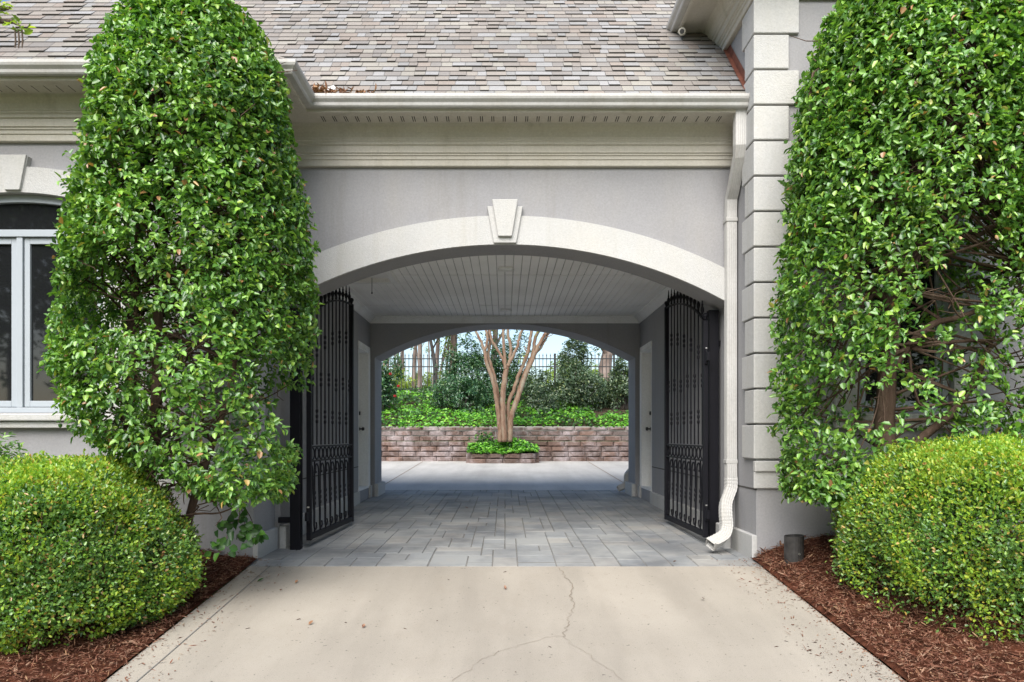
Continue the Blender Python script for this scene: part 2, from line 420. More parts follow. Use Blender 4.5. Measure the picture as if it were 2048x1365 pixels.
# bank behind the retaining wall
WY = 19.75
def bank_z(x, y):
    t = min(max((y-WY-0.3)/6.2, 0), 1)
    return 1.28+1.34*(t**0.9)+0.06*math.sin(x*1.3)*math.sin(y*0.9)*(1 if y > WY+0.6 else 0)
strip('bank', lin(-30, 30, 61), [WY+0.28]+lin(WY+0.6, 27, 18)+[32, 45, 80], bank_z, 'soil')
# mulch beds
def bed(name, sx, hfun):
    xs = [sx*(DW+v) for v in [0.0, 0.03]+lin(0.1, 6.0, 60)]; ys = lin(0.5, 6.12, 60)
    mb = MB(); nx, ny = len(xs), len(ys)
    vs = []
    for y in ys:
        for x in xs:
            e = abs(x)-DW
            h = (0.012 if e < 0.02 else hfun(e, y)+0.012*math.sin(x*17)*math.sin(y*19)+random.uniform(-0.012, 0.014))
            vs.append((x, y, gz(y)+h))
    mb.add(vs, [(j*nx+i, j*nx+i+1, (j+1)*nx+i+1, (j+1)*nx+i) for j in range(ny-1) for i in range(nx-1)])
    o = mb.build(name, 'mulch_base', smooth=True); o['kind'] = 'structure'; return o
hr = lambda e, y: 0.02+min(e, 0.9)*0.13+0.09*min(e/0.4, 1)*max(0, (y-5.0))
hl = lambda e, y: 0.0+min(e, 0.9)*0.08+0.03*min(e/0.4, 1)*max(0, (y-5.0))
bed('mulch_bed', 1, hr); bed('mulch_bed', -1, hl)
def chips(name, sx, hf, n, label):
    e = rng.random(n)**1.3*1.6+0.02; y = rng.random(n)*3.3+2.8
    stray = rng.random(n) < 0.03; e[stray] = -rng.random(stray.sum())**3*0.35
    X = sx*(DW+e); Z = np.array([gz(b)+(hf(a, b)+0.02 if a > 0 else 0.004) for a, b in zip(e, y)])
    P = np.stack([X, y, Z], 1); T = rng.normal(size=(n, 3))*[1, 1, 0.3]; N = rng.normal(size=(n, 3))*0.35+[0, 0, 1]
    L = 0.012+rng.random(n)**2.5*0.055; W = 0.003+rng.random(n)*0.006; bg_ = rng.random(n) < 0.02; L[bg_] *= 1.8; W[bg_] *= 2.4
    o = leaves(name, P, T, N, L, W, ['chip', 'dry_leaf'], (rng.random(n) < 0.12).astype(int), fold=0.1, droop=0.0)
    tag(o, label, 'mulch', kind='stuff')
chips('wood_chips', 1, hr, 26000, 'brown shredded bark mulch beside the right edge of the driveway')
chips('wood_chips', -1, hl, 20000, 'brown shredded bark mulch beside the left edge of the driveway')

# ------------------------------------------------------------------ the house
H = thing('house', (0, 6.65, 0), 'grey stucco house with white quoins, shingled roof and arched drive-through passage', 'house')
XW, YL, YC = 2.11, 6.09, 6.65          # half passage, wing front plane, arch facade plane
R_IN, APEX = 4.17, 2.79
arc = lambda x: APEX-R_IN+math.sqrt(R_IN**2-x*x)
flat = lambda z: (lambda u: z)
# arch facade and far arch
mb = MB(); panel(mb, -XW, XW, -0.1, 4.0, 0.37, [(-2.06, 2.06, None, arc, True)], lambda u, d, z: (u, YC+d, z))
mb.build('arch_wall', 'stucco', H)
mb = MB(); panel(mb, -XW, XW, -0.1, 4.0, 0.62, [(-2.04, 2.04, None, arc, True)], lambda u, d, z: (u, 11.36+d, z))
mb.build('arch_wall', 'stucco', H)
# windows and doors opening list
def warch(c, hw, zc, R): return lambda u: zc-R+math.sqrt(R*R-(u-c)**2)
WIN = [dict(c=-4.10, hw=0.745, zb=1.235, zt=3.075, R=2.4, wide=True), dict(c=3.35, hw=0.40, zb=1.235, zt=3.0, R=1.2, wide=False)]
mb = MB()
panel(mb, -5.35, -XW, -0.6, 3.95, 0.22, [(w['c']-w['hw'], w['c']+w['hw'], w['zb'], warch(w['c'], w['hw'], w['zt'], w['R']), True) for w in WIN[:1]], lambda u, d, z: (u, YL+d, z))
panel(mb, YL, 12.4, -0.6, 5.0, 0.22, [], lambda u, d, z: (-5.35+d, u, z))
panel(mb, YL+0.22, 11.98, -0.1, 3.95, 0.22, [(10.42, 11.2, 0.25, flat(2.33), False)], lambda u, d, z: (-XW-d, u, z))
mb.build('wing_wall', 'stucco', H)
mb = MB()
panel(mb, XW, 8.0, -0.6, 5.1, 0.22, [(w['c']-w['hw'], w['c']+w['hw'], w['zb'], warch(w['c'], w['hw'], w['zt'], w['R']), True) for w in WIN[1:]], lambda u, d, z: (u, YL+d, z))
panel(mb, YL+0.22, 11.98, -0.1, 5.1, 0.22, [(10.42, 11.2, 0.25, flat(2.33), False)], lambda u, d, z: (XW+d, u, z))
mb.build('main_wall', 'stucco', H)
# arch band with keystone
def band(R0, R1, x0, x1, yf, yb, cx=0, zc=0, n=56):
    mb = MB(); vs = []; a0 = math.asin(x0/R0); a1 = math.asin(x1/R0)
    for i in range(n+1):
        a = a0+(a1-a0)*i/n
        for r, y in ((R0, yf), (R1, yf), (R1, yb), (R0, yb)):
            vs.append((cx+r*math.sin(a), y, zc+r*math.cos(a)))
    fs = [(i*4+k, i*4+(k+1) % 4, (i+1)*4+(k+1) % 4, (i+1)*4+k) for i in range(n) for k in range(4)]
    fs += [(0, 1, 2, 3), (n*4+3, n*4+2, n*4+1, n*4)]
    mb.add(vs, fs); return mb
b = band(R_IN, R_IN+0.262, -2.075, 2.075, YC-0.03, YC+0.01, 0, APEX-R_IN)
for i, v in enumerate(b.v):
    if abs(v[0]) > 2.105: b.v[i] = (math.copysign(2.105, v[0]), v[1], v[2])
ab = b.build('arch_trim', 'trim_stucco', H)
def keystone(pts_back, pts_front, yb, y1, y2, par):
    mb = MB(); w0, w1, z0, z1, c = pts_back
    mb.prism([(c-w0/2, z0), (c+w0/2, z0), (c+w1/2, z1), (c-w1/2, z1)], yb, y1, 0, lambda a, b, d: (a, d, b))
    w0, w1, z0, z1, c = pts_front
    mb.prism([(c-w0/2, z0), (c+w0/2, z0), (c+w1/2, z1), (c-w1/2, z1)], y1+0.003, y2, 0, lambda a, b, d: (a, d, b))
    return mb.build('keystone', 'trim_stucco', par, 0.006)
keystone((0.205, 0.325, 2.797, 3.13, 0.0), (0.125, 0.235, 2.85, 3.185, 0.0), YC+0.01, YC-0.055, YC-0.085, ab)
# passage plinths, seam grooves, ceiling
mb = MB()
for s in (-1, 1):
    a, b = sorted((s*2.075, s*2.12))
    c, d = sorted((s*2.005, s*2.065)); e, f = sorted((s*1.985, s*2.045))
    for p_, q_ in (((a, YL-0.003, -0.1), (b, YC-0.021, 0.205)), ((a, 7.031, -0.1), (b, 10.395, 0.235)), ((a, 11.22, -0.1), (b, 11.353, 0.265)),
                 ((c, YC-0.02, -0.1), (d, 7.03, 0.215)), ((e, 11.355, -0.1), (f, 12.01, 0.28))):
        mb = MB(); mb.box(p_, q_); mb.build('plinth', 'trim_stucco', H, 0.008)
mb = MB()
for s in (-1, 1):
    a, b = sorted((s*2.106, s*2.116))
    for ya, yb in ((YL-0.004, YC-0.005), (7.03, 10.41), (11.21, 11.35)):
        mb = MB(); mb.box((a, ya, 0.585), (b, yb, 0.597)); mb.build('wall_seam', 'dark_gap', H)
mb = MB(); nb = 46; bw = 2*XW/nb
for i in range(nb):
    for ya, yb in ((7.02, 8.388), (8.412, 10.385), (10.412, 11.36)):
        x0 = -XW+i*bw; dz = random.uniform(0, 0.0015)
        mb.add([(x0+0.0015, ya, 2.909), (x0+bw-0.0015, ya, 2.909), (x0+bw-0.006, ya, 2.90+dz), (x0+0.006, ya, 2.90+dz),
                (x0+0.0015, yb, 2.909), (x0+bw-0.0015, yb, 2.909), (x0+bw-0.006, yb, 2.90+dz), (x0+0.006, yb, 2.90+dz)],
               [(3, 2, 6, 7), (0, 3, 7, 4), (1, 5, 6, 2), (0, 1, 2, 3), (4, 7, 6, 5)])
mb.box((-XW, 7.02, 2.91), (XW, 11.36, 2.95), 1)
ceil = mb.build('ceiling', ['ceiling_paint', 'dark_gap'], H)
mb = MB(); mb.sweep([(XW, 7.02), (XW, 11.36), (-XW, 11.36), (-XW, 7.02)], [(0, 2.9), (-0.10, 2.9), (-0.10, 2.885), (-0.075, 2.87), (-0.03, 2.82), (-0.02, 2.80), (0, 2.795)])
mb.build('crown_moulding', 'white_paint', H)
mb = MB()
hx0, hx1, hy0, hy1 = -1.95, -1.27, 7.2, 8.62
for a, b in (((hx0, hy0), (hx1, hy0+0.07)), ((hx0, hy1-0.07), (hx1, hy1)), ((hx0, hy0+0.07), (hx0+0.07, hy1-0.07)), ((hx1-0.07, hy0+0.07), (hx1, hy1-0.07))):
    mb.box((*a, 2.845), (*b, 2.902))
mb.box((hx0+0.07, hy0+0.07, 2.893), (hx1-0.07, hy1-0.07, 2.898))
hat = mb.build('attic_hatch', 'white_paint', ceil, 0.003)
for ly, nm in ((8.05, 'near'), (10.7, 'far')):
    L = thing('recessed_light', (0.012, ly, 2.9), 'small square flush ceiling light nearer the camera under the passage boards' if nm == 'near' else 'small square flush ceiling light at the far end of the passage ceiling', 'ceiling light', 'lights in the passage ceiling')
    mb = MB()
    for k in range(4):
        c, s_ = [(1, 0), (0, 1), (-1, 0), (0, -1)][k]
        mb.box((0.012+c*0.062-(0.012 if c else 0.074), ly+s_*0.062-(0.012 if s_ else 0.05), 2.878), (0.012+c*0.062+(0.012 if c else 0.074), ly+s_*0.062+(0.012 if s_ else 0.05), 2.8995))
    mb.build('trim_ring', 'white_paint', L, 0.003)
    mb = MB(); mb.box((-0.038, ly-0.05, 2.885), (0.062, ly+0.05, 2.8985)); mb.build('lens', 'glow_off', L)
    for sx in (-1, 1):
        mb = MB(); mb.tube([(0.012+sx*0.085, ly, 2.9), (0.012+sx*0.085, ly, 2.872), (0.012+sx*0.06, ly, 2.868)], 0.006, 6)
        mb.build('clip', 'white_paint', L)
mb = MB(); mb.tube([(-1.56, 8.5, 2.89), (-1.56, 8.5, 2.73)], 0.0035, 6); mb.lathe((-1.56, 8.5, 2.70), [(0.002, 0.03), (0.008, 0.02), (0.009, 0.005), (0.003, 0)], 8)
tag(mb.build('pull_cord', 'black_plastic'), 'thin pull cord hanging from the white attic hatch in the passage ceiling', 'cord')
# doors
for s in (-1, 1):
    mb = MB(); a, b = sorted((s*2.245, s*2.285)); mb.box((a, 10.45, 0.265), (b, 11.17, 2.305))
    dx = s*2.243; c, e = sorted((dx, dx+s*0.012))
    D = mb.build('door', 'white_paint', H, 0.004)
    for (za, zb) in ((0.45, 1.0), (1.15, 2.15)):
        for (ya, yb) in ((10.54, 10.78), (10.84, 11.08)):
            mb = MB(); a, b = sorted((s*2.238, s*2.246)); mb.box((a, ya, za), (b, yb, zb)); mb.build('door_panel', 'white_paint', D, 0.004)
    mb = MB(); xk = s*2.245
    mb.tube([(xk, 11.12, 1.14), (xk-s*0.055, 11.12, 1.14)], 0.012, 8); mb.tube([(xk-s*0.05, 11.12, 1.14), (xk-s*0.06, 11.12, 1.14), (xk-s*0.085, 11.12, 1.14)], [0.015, 0.03, 0.022], 12)
    mb.tube([(xk, 11.12, 1.14), (xk-s*0.01, 11.12, 1.14)], 0.033, 12); mb.build('door_knob', 'black_plastic', D, smooth=False)
    mb = MB(); mb.tube([(xk, 11.12, 1.38), (xk-s*0.025, 11.12, 1.38)], 0.03, 12); mb.build('deadbolt', 'black_plastic', D)
    mb = MB(); a, b = sorted((s*2.105, s*2.33))
    mb.box((a, 11.172, 0.25), (b, 11.20, 2.33)); mb.box((a, 10.42, 2.307), (b, 11.172, 2.33)); mb.box((a, 10.42, 0.25), (b, 10.448, 2.305))
    mb.box((*[sorted((s*2.1, s*2.3))[0]], 10.40, 0.235), (sorted((s*2.1, s*2.3))[1], 11.21, 0.262))
    a, b = sorted((s*2.095, s*2.112))
    mb.box((a, 11.203, 0.25), (b, 11.27, 2.40)); mb.box((a, 10.40, 2.333), (b, 11.202, 2.40))
    mb.build('door_frame', 'white_paint', D)
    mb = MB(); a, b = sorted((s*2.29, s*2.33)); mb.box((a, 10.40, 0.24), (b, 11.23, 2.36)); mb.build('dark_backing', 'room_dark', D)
# quoins
zq = [0.842+0.2967*k for k in range(15)]
for s in (-1, 1):
    for k in range(14 if s > 0 else 9):
        z0, z1 = zq[k]+0.008, zq[k+1]-0.008
        if s < 0 and z1 > 3.5: z1 = 3.49
        lf, ls = (0.38, 0.31) if k % 2 == 0 else (0.295, 0.235)
        if z1 > 4.05 and s > 0: pass
        poly = [(2.08, 6.06), (2.08+lf, 6.06), (2.08+lf, 6.10), (2.12, 6.10), (2.12, 6.06+ls), (2.08, 6.06+ls)]
        mb = MB(); mb.prism([(s*a, b_) for a, b_ in poly], z0, z1); mb.build('quoin', 'trim_stucco', H, 0.007)
# water table bands on the fronts
mb = MB()
for x0, x1 in ((XW-0.025, 8.0), (-5.37, -XW+0.025)):
    mb = MB(); mb.box((x0, 6.045, 0.742), (x1, 6.10, 0.83)); mb.box((x0, 6.065, 0.60), (x1, 6.10, 0.7422)); mb.build('water_table', 'trim_stucco', H, 0.008)
# windows
for w in WIN:
    c, hw, zb, zt, R = w['c'], w['hw'], w['zb'], w['zt'], w['R']
    zc = zt-R; yw = YL+0.035
    top = warch(c, hw, zt, R); zs = top(c+hw)
    bd = band(R, R+0.215, -hw, hw, YL-0.04, YL+0.01, c, zc, 24); tr = bd.build('window_trim', 'trim_stucco', H)
    for sx in (-1, 1):
        mb = MB(); a, b = sorted((c+sx*(hw), c+sx*(hw+0.185))); mb.box((a, YL-0.037, zb+0.0), (b, YL+0.01, zs+0.02)); mb.build('side_casing', 'trim_stucco', tr, 0.006)
    if w['wide']:
        keystone((0.13, 0.25, zt+0.01, zt+0.30, c), (0.125, 0.24, zt+0.012, zt+0.305, c), YL+0.01, YL-0.05, YL-0.065, tr)
    mb = MB(); mb.box((c-hw-0.23, YL-0.10, 1.165), (c+hw+0.23, YL+0.012, 1.225)); mb.box((c-hw-0.2, YL-0.065, 1.105), (c+hw+0.2, YL+0.012, 1.163))
    mb.build('window_sill', 'trim_stucco', tr, 0.01)
    mb = MB(); fw = 0.05
    bd = band(R-fw-0.01, R+0.002, -hw+0.002, hw-0.002, yw, yw+0.06, c, zc, 24); mb.add(bd.v, bd.f)
    for sx in (-1, 1):
        a, b = sorted((c+sx*hw, c+sx*(hw-fw))); mb.box((a, yw+0.003, zb), (b, yw+0.063, zs-0.01))
    mb.box((c-hw+fw, yw-0.01, zb), (c+hw-fw, yw+0.06, zb+0.045))
    zt2 = 2.72
    mb.box((c-hw+fw, yw-0.015, zt2), (c+hw-fw, yw+0.06, zt2+0.06))
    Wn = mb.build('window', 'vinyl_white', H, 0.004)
    lights = [(c-hw+fw, c-0.027), (c+0.027, c+hw-fw)] if w['wide'] else [(c-hw+fw, c+hw-fw)]
    if w['wide']:
        mb = MB(); mb.box((c-0.026, yw-0.005, zb+0.046), (c+0.026, yw+0.06, zt2-0.001)); mb.build('mullion', 'vinyl_white', Wn, 0.004)
    for a, b in lights:
        mb = MB(); q = 0.052
        mb.box((a+0.004, yw+0.012, zb+0.05), (a+q, yw+0.055, zt2-0.004)); mb.box((b-q, yw+0.012, zb+0.05), (b-0.004, yw+0.055, zt2-0.004))
        mb.box((a+q, yw+0.012, zb+0.05), (b-q, yw+0.055, zb+0.05+q)); mb.box((a+q, yw+0.012, zt2-0.004-q), (b-q, yw+0.055, zt2-0.004))
        mb.build('sash', 'vinyl_white', Wn, 0.004)
    mb = MB(); mb.box((c-hw+0.02, yw+0.035, zb+0.03), (c+hw-0.02, yw+0.04, zt2+0.03)); mb.build('pane', 'window_glass', Wn)
    mb = MB(); n = 20; xs = lin(c-hw+0.02, c+hw-0.02, n)
    mb.add([(x_, yw+0.036, zt2+0.031) for x_ in xs]+[(x_, yw+0.036, top(x_)-0.02) for x_ in xs], [(i, i+1, n+i+1, n+i) for i in range(n-1)])
    mb.build('pane', 'window_glass', Wn)
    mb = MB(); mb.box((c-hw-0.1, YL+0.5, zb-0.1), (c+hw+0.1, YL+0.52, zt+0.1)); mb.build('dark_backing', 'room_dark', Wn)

# cornice, soffit, gutter
EAVE = 0.40
cprof = [(-0.01, 3.50), (0.035, 3.50), (0.04, 3.505), (0.04, 3.553), (0.05, 3.558), (0.05, 3.585), (0.062, 3.592), (0.062, 3.605), (0.075, 3.61), (0.075, 3.672),
         (0.09, 3.678), (0.092, 3.70), (0.105, 3.712), (0.105, 3.725), (0.112, 3.73), (0.118, 3.78), (0.135, 3.825), (0.15, 3.846),
         (EAVE-0.03, 3.846), (EAVE-0.03, 3.832), (EAVE, 3.832), (EAVE, 3.95), (-0.01, 3.95)]
wpath = [(-5.35, 12.4), (-5.35, YL), (-XW, YL), (-XW, YC), (XW-0.001, YC)]
mb = MB(); mb.sweep(wpath, cprof)
for i in range(36):      # vent slits in the soffit above the arch
    x0 = -1.62+i*0.1
    if x0 > 1.95: break
    for k in (0, 0.018):
        if random.random() < 0.9: mb.box((x0+k, YC-0.285, 3.8445), (x0+k+0.007, YC-0.18, 3.8475), 1)
for i in range(30):
    x0 = -5.3+i*0.1
    mb.box((x0, YL-0.285, 3.8445), (x0+0.005, YL-0.18, 3.8475), 1)
mb.build('cornice', ['cornice_stucco', 'dark_gap'], H)
gprof = [(EAVE+0.001, 3.858), (EAVE+0.05, 3.858), (EAVE+0.058, 3.868), (EAVE+0.062, 3.89), (EAVE+0.085, 3.912), (EAVE+0.092, 3.93), (EAVE+0.092, 3.952), (EAVE+0.08, 3.952), (EAVE+0.078, 3.935), (EAVE+0.05, 3.90), (EAVE+0.001, 3.90)]
mb = MB(); mb.sweep([(-5.35, 12.4), (-5.35, YL), (-XW, YL), (-XW, YC), (2.078, YC)], gprof)
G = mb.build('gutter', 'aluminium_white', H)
# downspouts: ribbed rectangular tube
def downspout(pts, w, d, par, name='downspout'):
    pr = []
    nW = 5
    for (sx, sy, ex, ey, m) in ((-1, -1, 1, -1, nW), (1, -1, 1, 1, 4), (1, 1, -1, 1, nW), (-1, 1, -1, -1, 4)):
        for k in range(m*2):
            t = k/(m*2); g = 0.0 if k % 2 == 0 else 0.055
            pr.append(((sx+(ex-sx)*t)*(1-(g if sx == ex else 0)), (sy+(ey-sy)*t)*(1-(g if sy == ey else 0))))
    sp = pts; n = len(sp); m = len(pr); vs = []
    for i in range(n):
        dd = (sp[min(i+1, n-1)]-sp[max(i-1, 0)]).normalized()
        ax = Vector((1, 0, 0))
        fr = dd.cross(ax)
        if abs(dd.x) > 0.6: ax = (ax-dd*ax.dot(dd)).normalized(); 
        ax = (ax-dd*ax.dot(dd)).normalized(); fr = dd.cross(ax).normalized()
        k = (0.95 if i % 2 else 1.0) if name == 'elbow' else 1
        for a, b in pr: vs.append(sp[i]+ax*a*w/2*k+fr*b*d/2*k)
    mb = MB(); mb.add(vs, [(i*m+k, i*m+(k+1) % m, (i+1)*m+(k+1) % m, (i+1)*m+k) for i in range(n-1) for k in range(m)])
    return mb.build(name, 'aluminium_white', par)
p = [Vector(v) for v in ((2.035, 6.28, 3.87), (2.035, 6.29, 3.72), (2.035, 6.29, 3.56), (2.045, 6.33, 3.48), (2.05, 6.50, 3.27), (2.05, 6.575, 3.19), (2.05, 6.59, 3.08), (2.05, 6.59, 1.0), (2.05, 6.58, 0.66))]
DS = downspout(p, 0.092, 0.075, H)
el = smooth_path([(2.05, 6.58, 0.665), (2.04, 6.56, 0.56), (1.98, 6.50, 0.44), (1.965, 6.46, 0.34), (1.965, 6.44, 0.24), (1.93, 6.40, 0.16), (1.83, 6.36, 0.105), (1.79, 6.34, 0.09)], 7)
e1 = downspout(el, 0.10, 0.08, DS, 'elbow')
for z in (2.98, 0.79):
    mb = MB(); mb.box((1.998, 6.545, z), (2.102, 6.64, z+0.035)); mb.build('strap', 'aluminium_white', DS, 0.004)
p2 = [Vector(v) for v in ((2.13, 12.04, 3.7), (2.13, 12.04, 0.62))]
D2 = downspout(p2, 0.09, 0.07, H)
downspout(smooth_path([(2.13, 12.04, 0.63), (2.13, 12.05, 0.5), (2.04, 12.1, 0.38), (2.03, 12.1, 0.28), (1.99, 12.08, 0.2), (1.88, 12.05, 0.15)], 4), 0.09, 0.075, D2, 'elbow')
mb = MB(); mb.tube([(2.095, 7.25, 2.5), (2.095, 7.25, 0.62), (2.09, 7.2, 0.56)], 0.016, 8)
tag(mb.build('conduit', 'vinyl_white'), 'thin pale grey conduit pipe running up the wall beside the black hinge post and downspout', 'pipe')

# roof
PITCH = 1.1; e_len = 0.105; SL = math.sqrt(1+PITCH**2); RZ = 3.955
def shingles(mb, u_range, ncourse, org, uax, hax, seed, pitch=PITCH):
    SL = math.sqrt(1+pitch**2)
    """org at eave; uax unit vector along the eave, hax horizontal uphill unit"""
    r = random.Random(seed); up = Vector((hax.x, hax.y, pitch))/SL; nn = uax.cross(up); nn = nn if nn.z > 0 else -nn
    for i in range(-1, ncourse):
        s0 = i*e_len; h0 = (s0+e_len*0.5)/SL; ua, ub = u_range(max(h0, 0))
        if ub-ua < 0.03: continue
        u = ua-r.uniform(0, 0.2)
        wave = r.uniform(-0.004, 0.004)
        while u < ub:
            w = r.choice([0.08, 0.1, 0.12, 0.15, 0.18]); a = max(u, ua); b = min(u+w, ub); u += w
            if b-a < 0.015: continue
            th = r.choice([0.006, 0.006, 0.006, 0.012, 0.015]); lo = s0-(0.0 if th < 0.01 else 0.003)+wave+r.uniform(-0.002, 0.002)
            if i == -1: lo = s0+e_len*0.55
            q = 0.0018
            pts = []
            for uu, ss, hh in ((a+q, lo, 0), (b-q, lo, 0), (b-q, s0+e_len*1.05, -0.008), (a+q, s0+e_len*1.05, -0.008),
                               (a+q, lo, th), (b-q, lo, th), (b-q, s0+e_len*1.05, 0.0), (a+q, s0+e_len*1.05, 0.0)):
                pts.append(org+uax*uu+up*ss+nn*hh)
            mb.add(pts, [(4, 5, 6, 7), (1, 2, 6, 5), (3, 0, 4, 7)]); mb.add(pts, [(0, 1, 5, 4)], 1)
X_, Y_ = Vector((1, 0, 0)), Vector((0, 1, 0))
YE_L, YE_C, XJ = YL-EAVE-0.03, YC-EAVE-0.03, -XW+EAVE+0.03
NC = 42; HR = NC*e_len/SL
mb = MB()
kl = 1.30; ks = 1.77
shingles(mb, lambda h: (-5.72+h*kl, XJ-ks*h), NC, Vector((0, YE_L, RZ)), X_, Y_, 1)
shingles(mb, lambda h: (max(XJ-ks*h, -5.72+kl*h), 2.10), NC, Vector((0, YE_C, RZ)), X_, Y_, 2)
HA = (XJ+5.72)/(kl+ks); XA = -5.72+kl*HA
shingles(mb, lambda h: (YE_L+h/ks, YE_C+h/ks), int(HA*ks*math.sqrt(1+(PITCH/ks)**2)/e_len), Vector((XJ, 0, RZ)), Y_, -X_, 3, PITCH/ks)
# decks beneath and back slopes
def P3(x, y, h): return (x, y, RZ-0.012+PITCH*h)
top_c = HR+0.02
yb = 12.45
A0 = P3(XA, YE_L+HA, HA); A1 = P3(XA, YE_C+HA, HA); T0 = P3(-5.72+kl*top_c, YE_C+top_c, top_c); T1 = P3(2.11, YE_C+top_c, top_c)
mb.add([P3(-5.72, YE_L, 0), P3(XJ, YE_L, 0), A0], [(0, 1, 2)])
mb.add([P3(XJ, YE_L, 0), P3(XJ, YE_C, 0), A1, A0], [(0, 1, 2, 3)])
mb.add([P3(XJ, YE_C, 0), P3(2.11, YE_C, 0), T1, T0, A1], [(0, 1, 2, 3, 4)])
mb.add([T0, T1, P3(2.11, yb, 0), P3(-5.72, yb, 0)], [(0, 1, 2, 3)])
mb.add([P3(-5.72, YE_L, 0), A0, A1, T0, P3(-5.72, yb, 0)], [(0, 1, 2), (0, 2, 3), (0, 3, 4)])
RF = mb.build('roof', ['shingle', 'shingle_edge'], H)
mb = MB()
for i in range(13):      # hip caps
    h0, h1 = i*0.095, i*0.095+0.14
    for sg in (0,):
        a = Vector((-5.72+kl*h0, YE_L+h0, RZ+PITCH*h0+0.022)); b = Vector((-5.72+kl*h1, YE_L+h1, RZ+PITCH*h1+0.014))
        r_ = Vector((0.10, 0.02, -0.012)); l_ = Vector((-0.02, 0.1, -0.012))
        mb.add([a, a+r_, b+r_, b, a+l_, b+l_], [(0, 1, 2, 3), (0, 3, 5, 4)])
for i in range(13):
    h0, h1 = i*0.095, i*0.095+0.14
    a = Vector((XJ-ks*h0, YE_L+h0, RZ+PITCH*h0+0.022)); b = Vector((XJ-ks*h1, YE_L+h1, RZ+PITCH*h1+0.014))
    r_ = Vector((-0.10, 0.02, -0.012)); l_ = Vector((0.02, 0.1, -0.012))
    mb.add([a, a+r_, b+r_, b, a+l_, b+l_], [(0, 1, 2, 3), (0, 3, 5, 4)])
mb.build('hip_cap', 'shingle', RF)
mb = MB()
mb.add([(2.105, YE_C+0.06, RZ+0.03+PITCH*0.06), (2.105, YE_C+2.0, RZ+0.03+PITCH*2), (2.105, YE_C+2.0, RZ+0.13+PITCH*2), (2.105, YE_C+0.06, RZ+0.13+PITCH*0.06),
        (2.07, YE_C+0.06, RZ+0.025+PITCH*0.06), (2.07, YE_C+2.0, RZ+0.025+PITCH*2)], [(0, 1, 2, 3), (0, 1, 5, 4)])
mb.build('flashing', 'copper', RF)
# main-house eave above the right corner
ZE = 4.70
mprof = [(d, z+ZE-3.50+0.0) for d, z in cprof]
mb = MB(); mb.sweep([(XW, 12.4), (XW, YL), (8.0, YL)], mprof); mb.build('cornice', 'cornice_stucco', H)
mb = MB(); mb.sweep([(XW, 12.4), (XW, YL), (8.0, YL)], [(d, z+ZE-3.50) for d, z in gprof]); mb.build('gutter', 'aluminium_white', H)
mb = MB(); z0 = RZ+ZE-3.5; xe, ye = XW-EAVE-0.03, YL-EAVE-0.03
shingles(mb, lambda h: (xe+h, 8.0), 42, Vector((0, ye, z0)), X_, Y_, 5)
mb.add([(xe, ye, z0), (8.0, ye, z0), (8.0, ye+3, z0+3*PITCH), (xe+3, ye+3, z0+3*PITCH)], [(0, 1, 2, 3)])
mb.add([(xe, ye, z0), (xe+3, ye+3, z0+3*PITCH), (xe+3, 9.6, z0+3*PITCH), (xe, 12.5, z0)], [(0, 1, 2, 3)])
mb.add([(xe+3, ye+3, z0+3*PITCH), (8.0, ye+3, z0+3*PITCH), (8.0, 9.6, z0+3*PITCH), (xe+3, 9.6, z0+3*PITCH)], [(0, 1, 2, 3)])
mb.build('roof', ['shingle', 'shingle_edge'], H)
# little camera on the upper eave
sp_ = at(1363, 66, 7.05)
SPT = thing('spotlight', sp_, 'small round cream spotlight under the upper eave above the shingled roof', 'spotlight')
mb = MB(); mb.tube([sp_+Vector((0.02, 0.03, 0.08)), sp_+Vector((0.015, 0.02, 0.035))], 0.016, 8); mb.build('bracket', 'cornice_stucco', SPT)
mb = MB(); mb.tube([sp_+Vector((0.03, 0.05, 0.03)), sp_+Vector((0.01, 0, 0.01)), sp_+Vector((-0.002, -0.03, -0.005)), sp_+Vector((-0.004, -0.036, -0.007))], [0.03, 0.036, 0.036, 0.03], 14); mb.build('housing', 'cornice_stucco', SPT)
mb = MB(); mb.tube([sp_+Vector((-0.0042, -0.037, -0.0072)), sp_+Vector((-0.005, -0.04, -0.008))], 0.022, 12); mb.build('lens', 'black_plastic', SPT)
# debris in the valley of the gutter, and a piece of white flashing
n = 260
P = np.stack([XJ+0.02+rng.random(n)**2*0.55, YE_C-0.02+rng.random(n)*0.08, np.zeros(n)], 1); P[:, 2] = RZ+0.01+rng.random(n)*0.03+0.07*np.exp(-(P[:, 0]-XJ)/0.12)*rng.random(n)
tag(leaves('leaf_litter', P, rng.normal(size=(n, 3)), rng.normal(size=(n, 3))+[0, 0, 1], 0.03+rng.random(n)*0.05, 0.008+rng.random(n)*0.02, 'dry_leaf'), 'dry brown leaves caught in the inside corner of the white gutter', 'leaves', kind='stuff')
mb = MB(); a = Vector((XJ+0.07, YE_C+0.03, RZ+0.05)); mb.add([a, a+Vector((0.12, 0.0, 0.0)), a+Vector((0.14, 0.05, 0.06)), a+Vector((0.11, 0.10, 0.11)), a+Vector((0.06, 0.07, 0.08)), a+Vector((0.04, 0.06, 0.05))], [(0, 1, 2, 3, 4, 5)])
mb.build('splash_guard', 'aluminium_white', G)

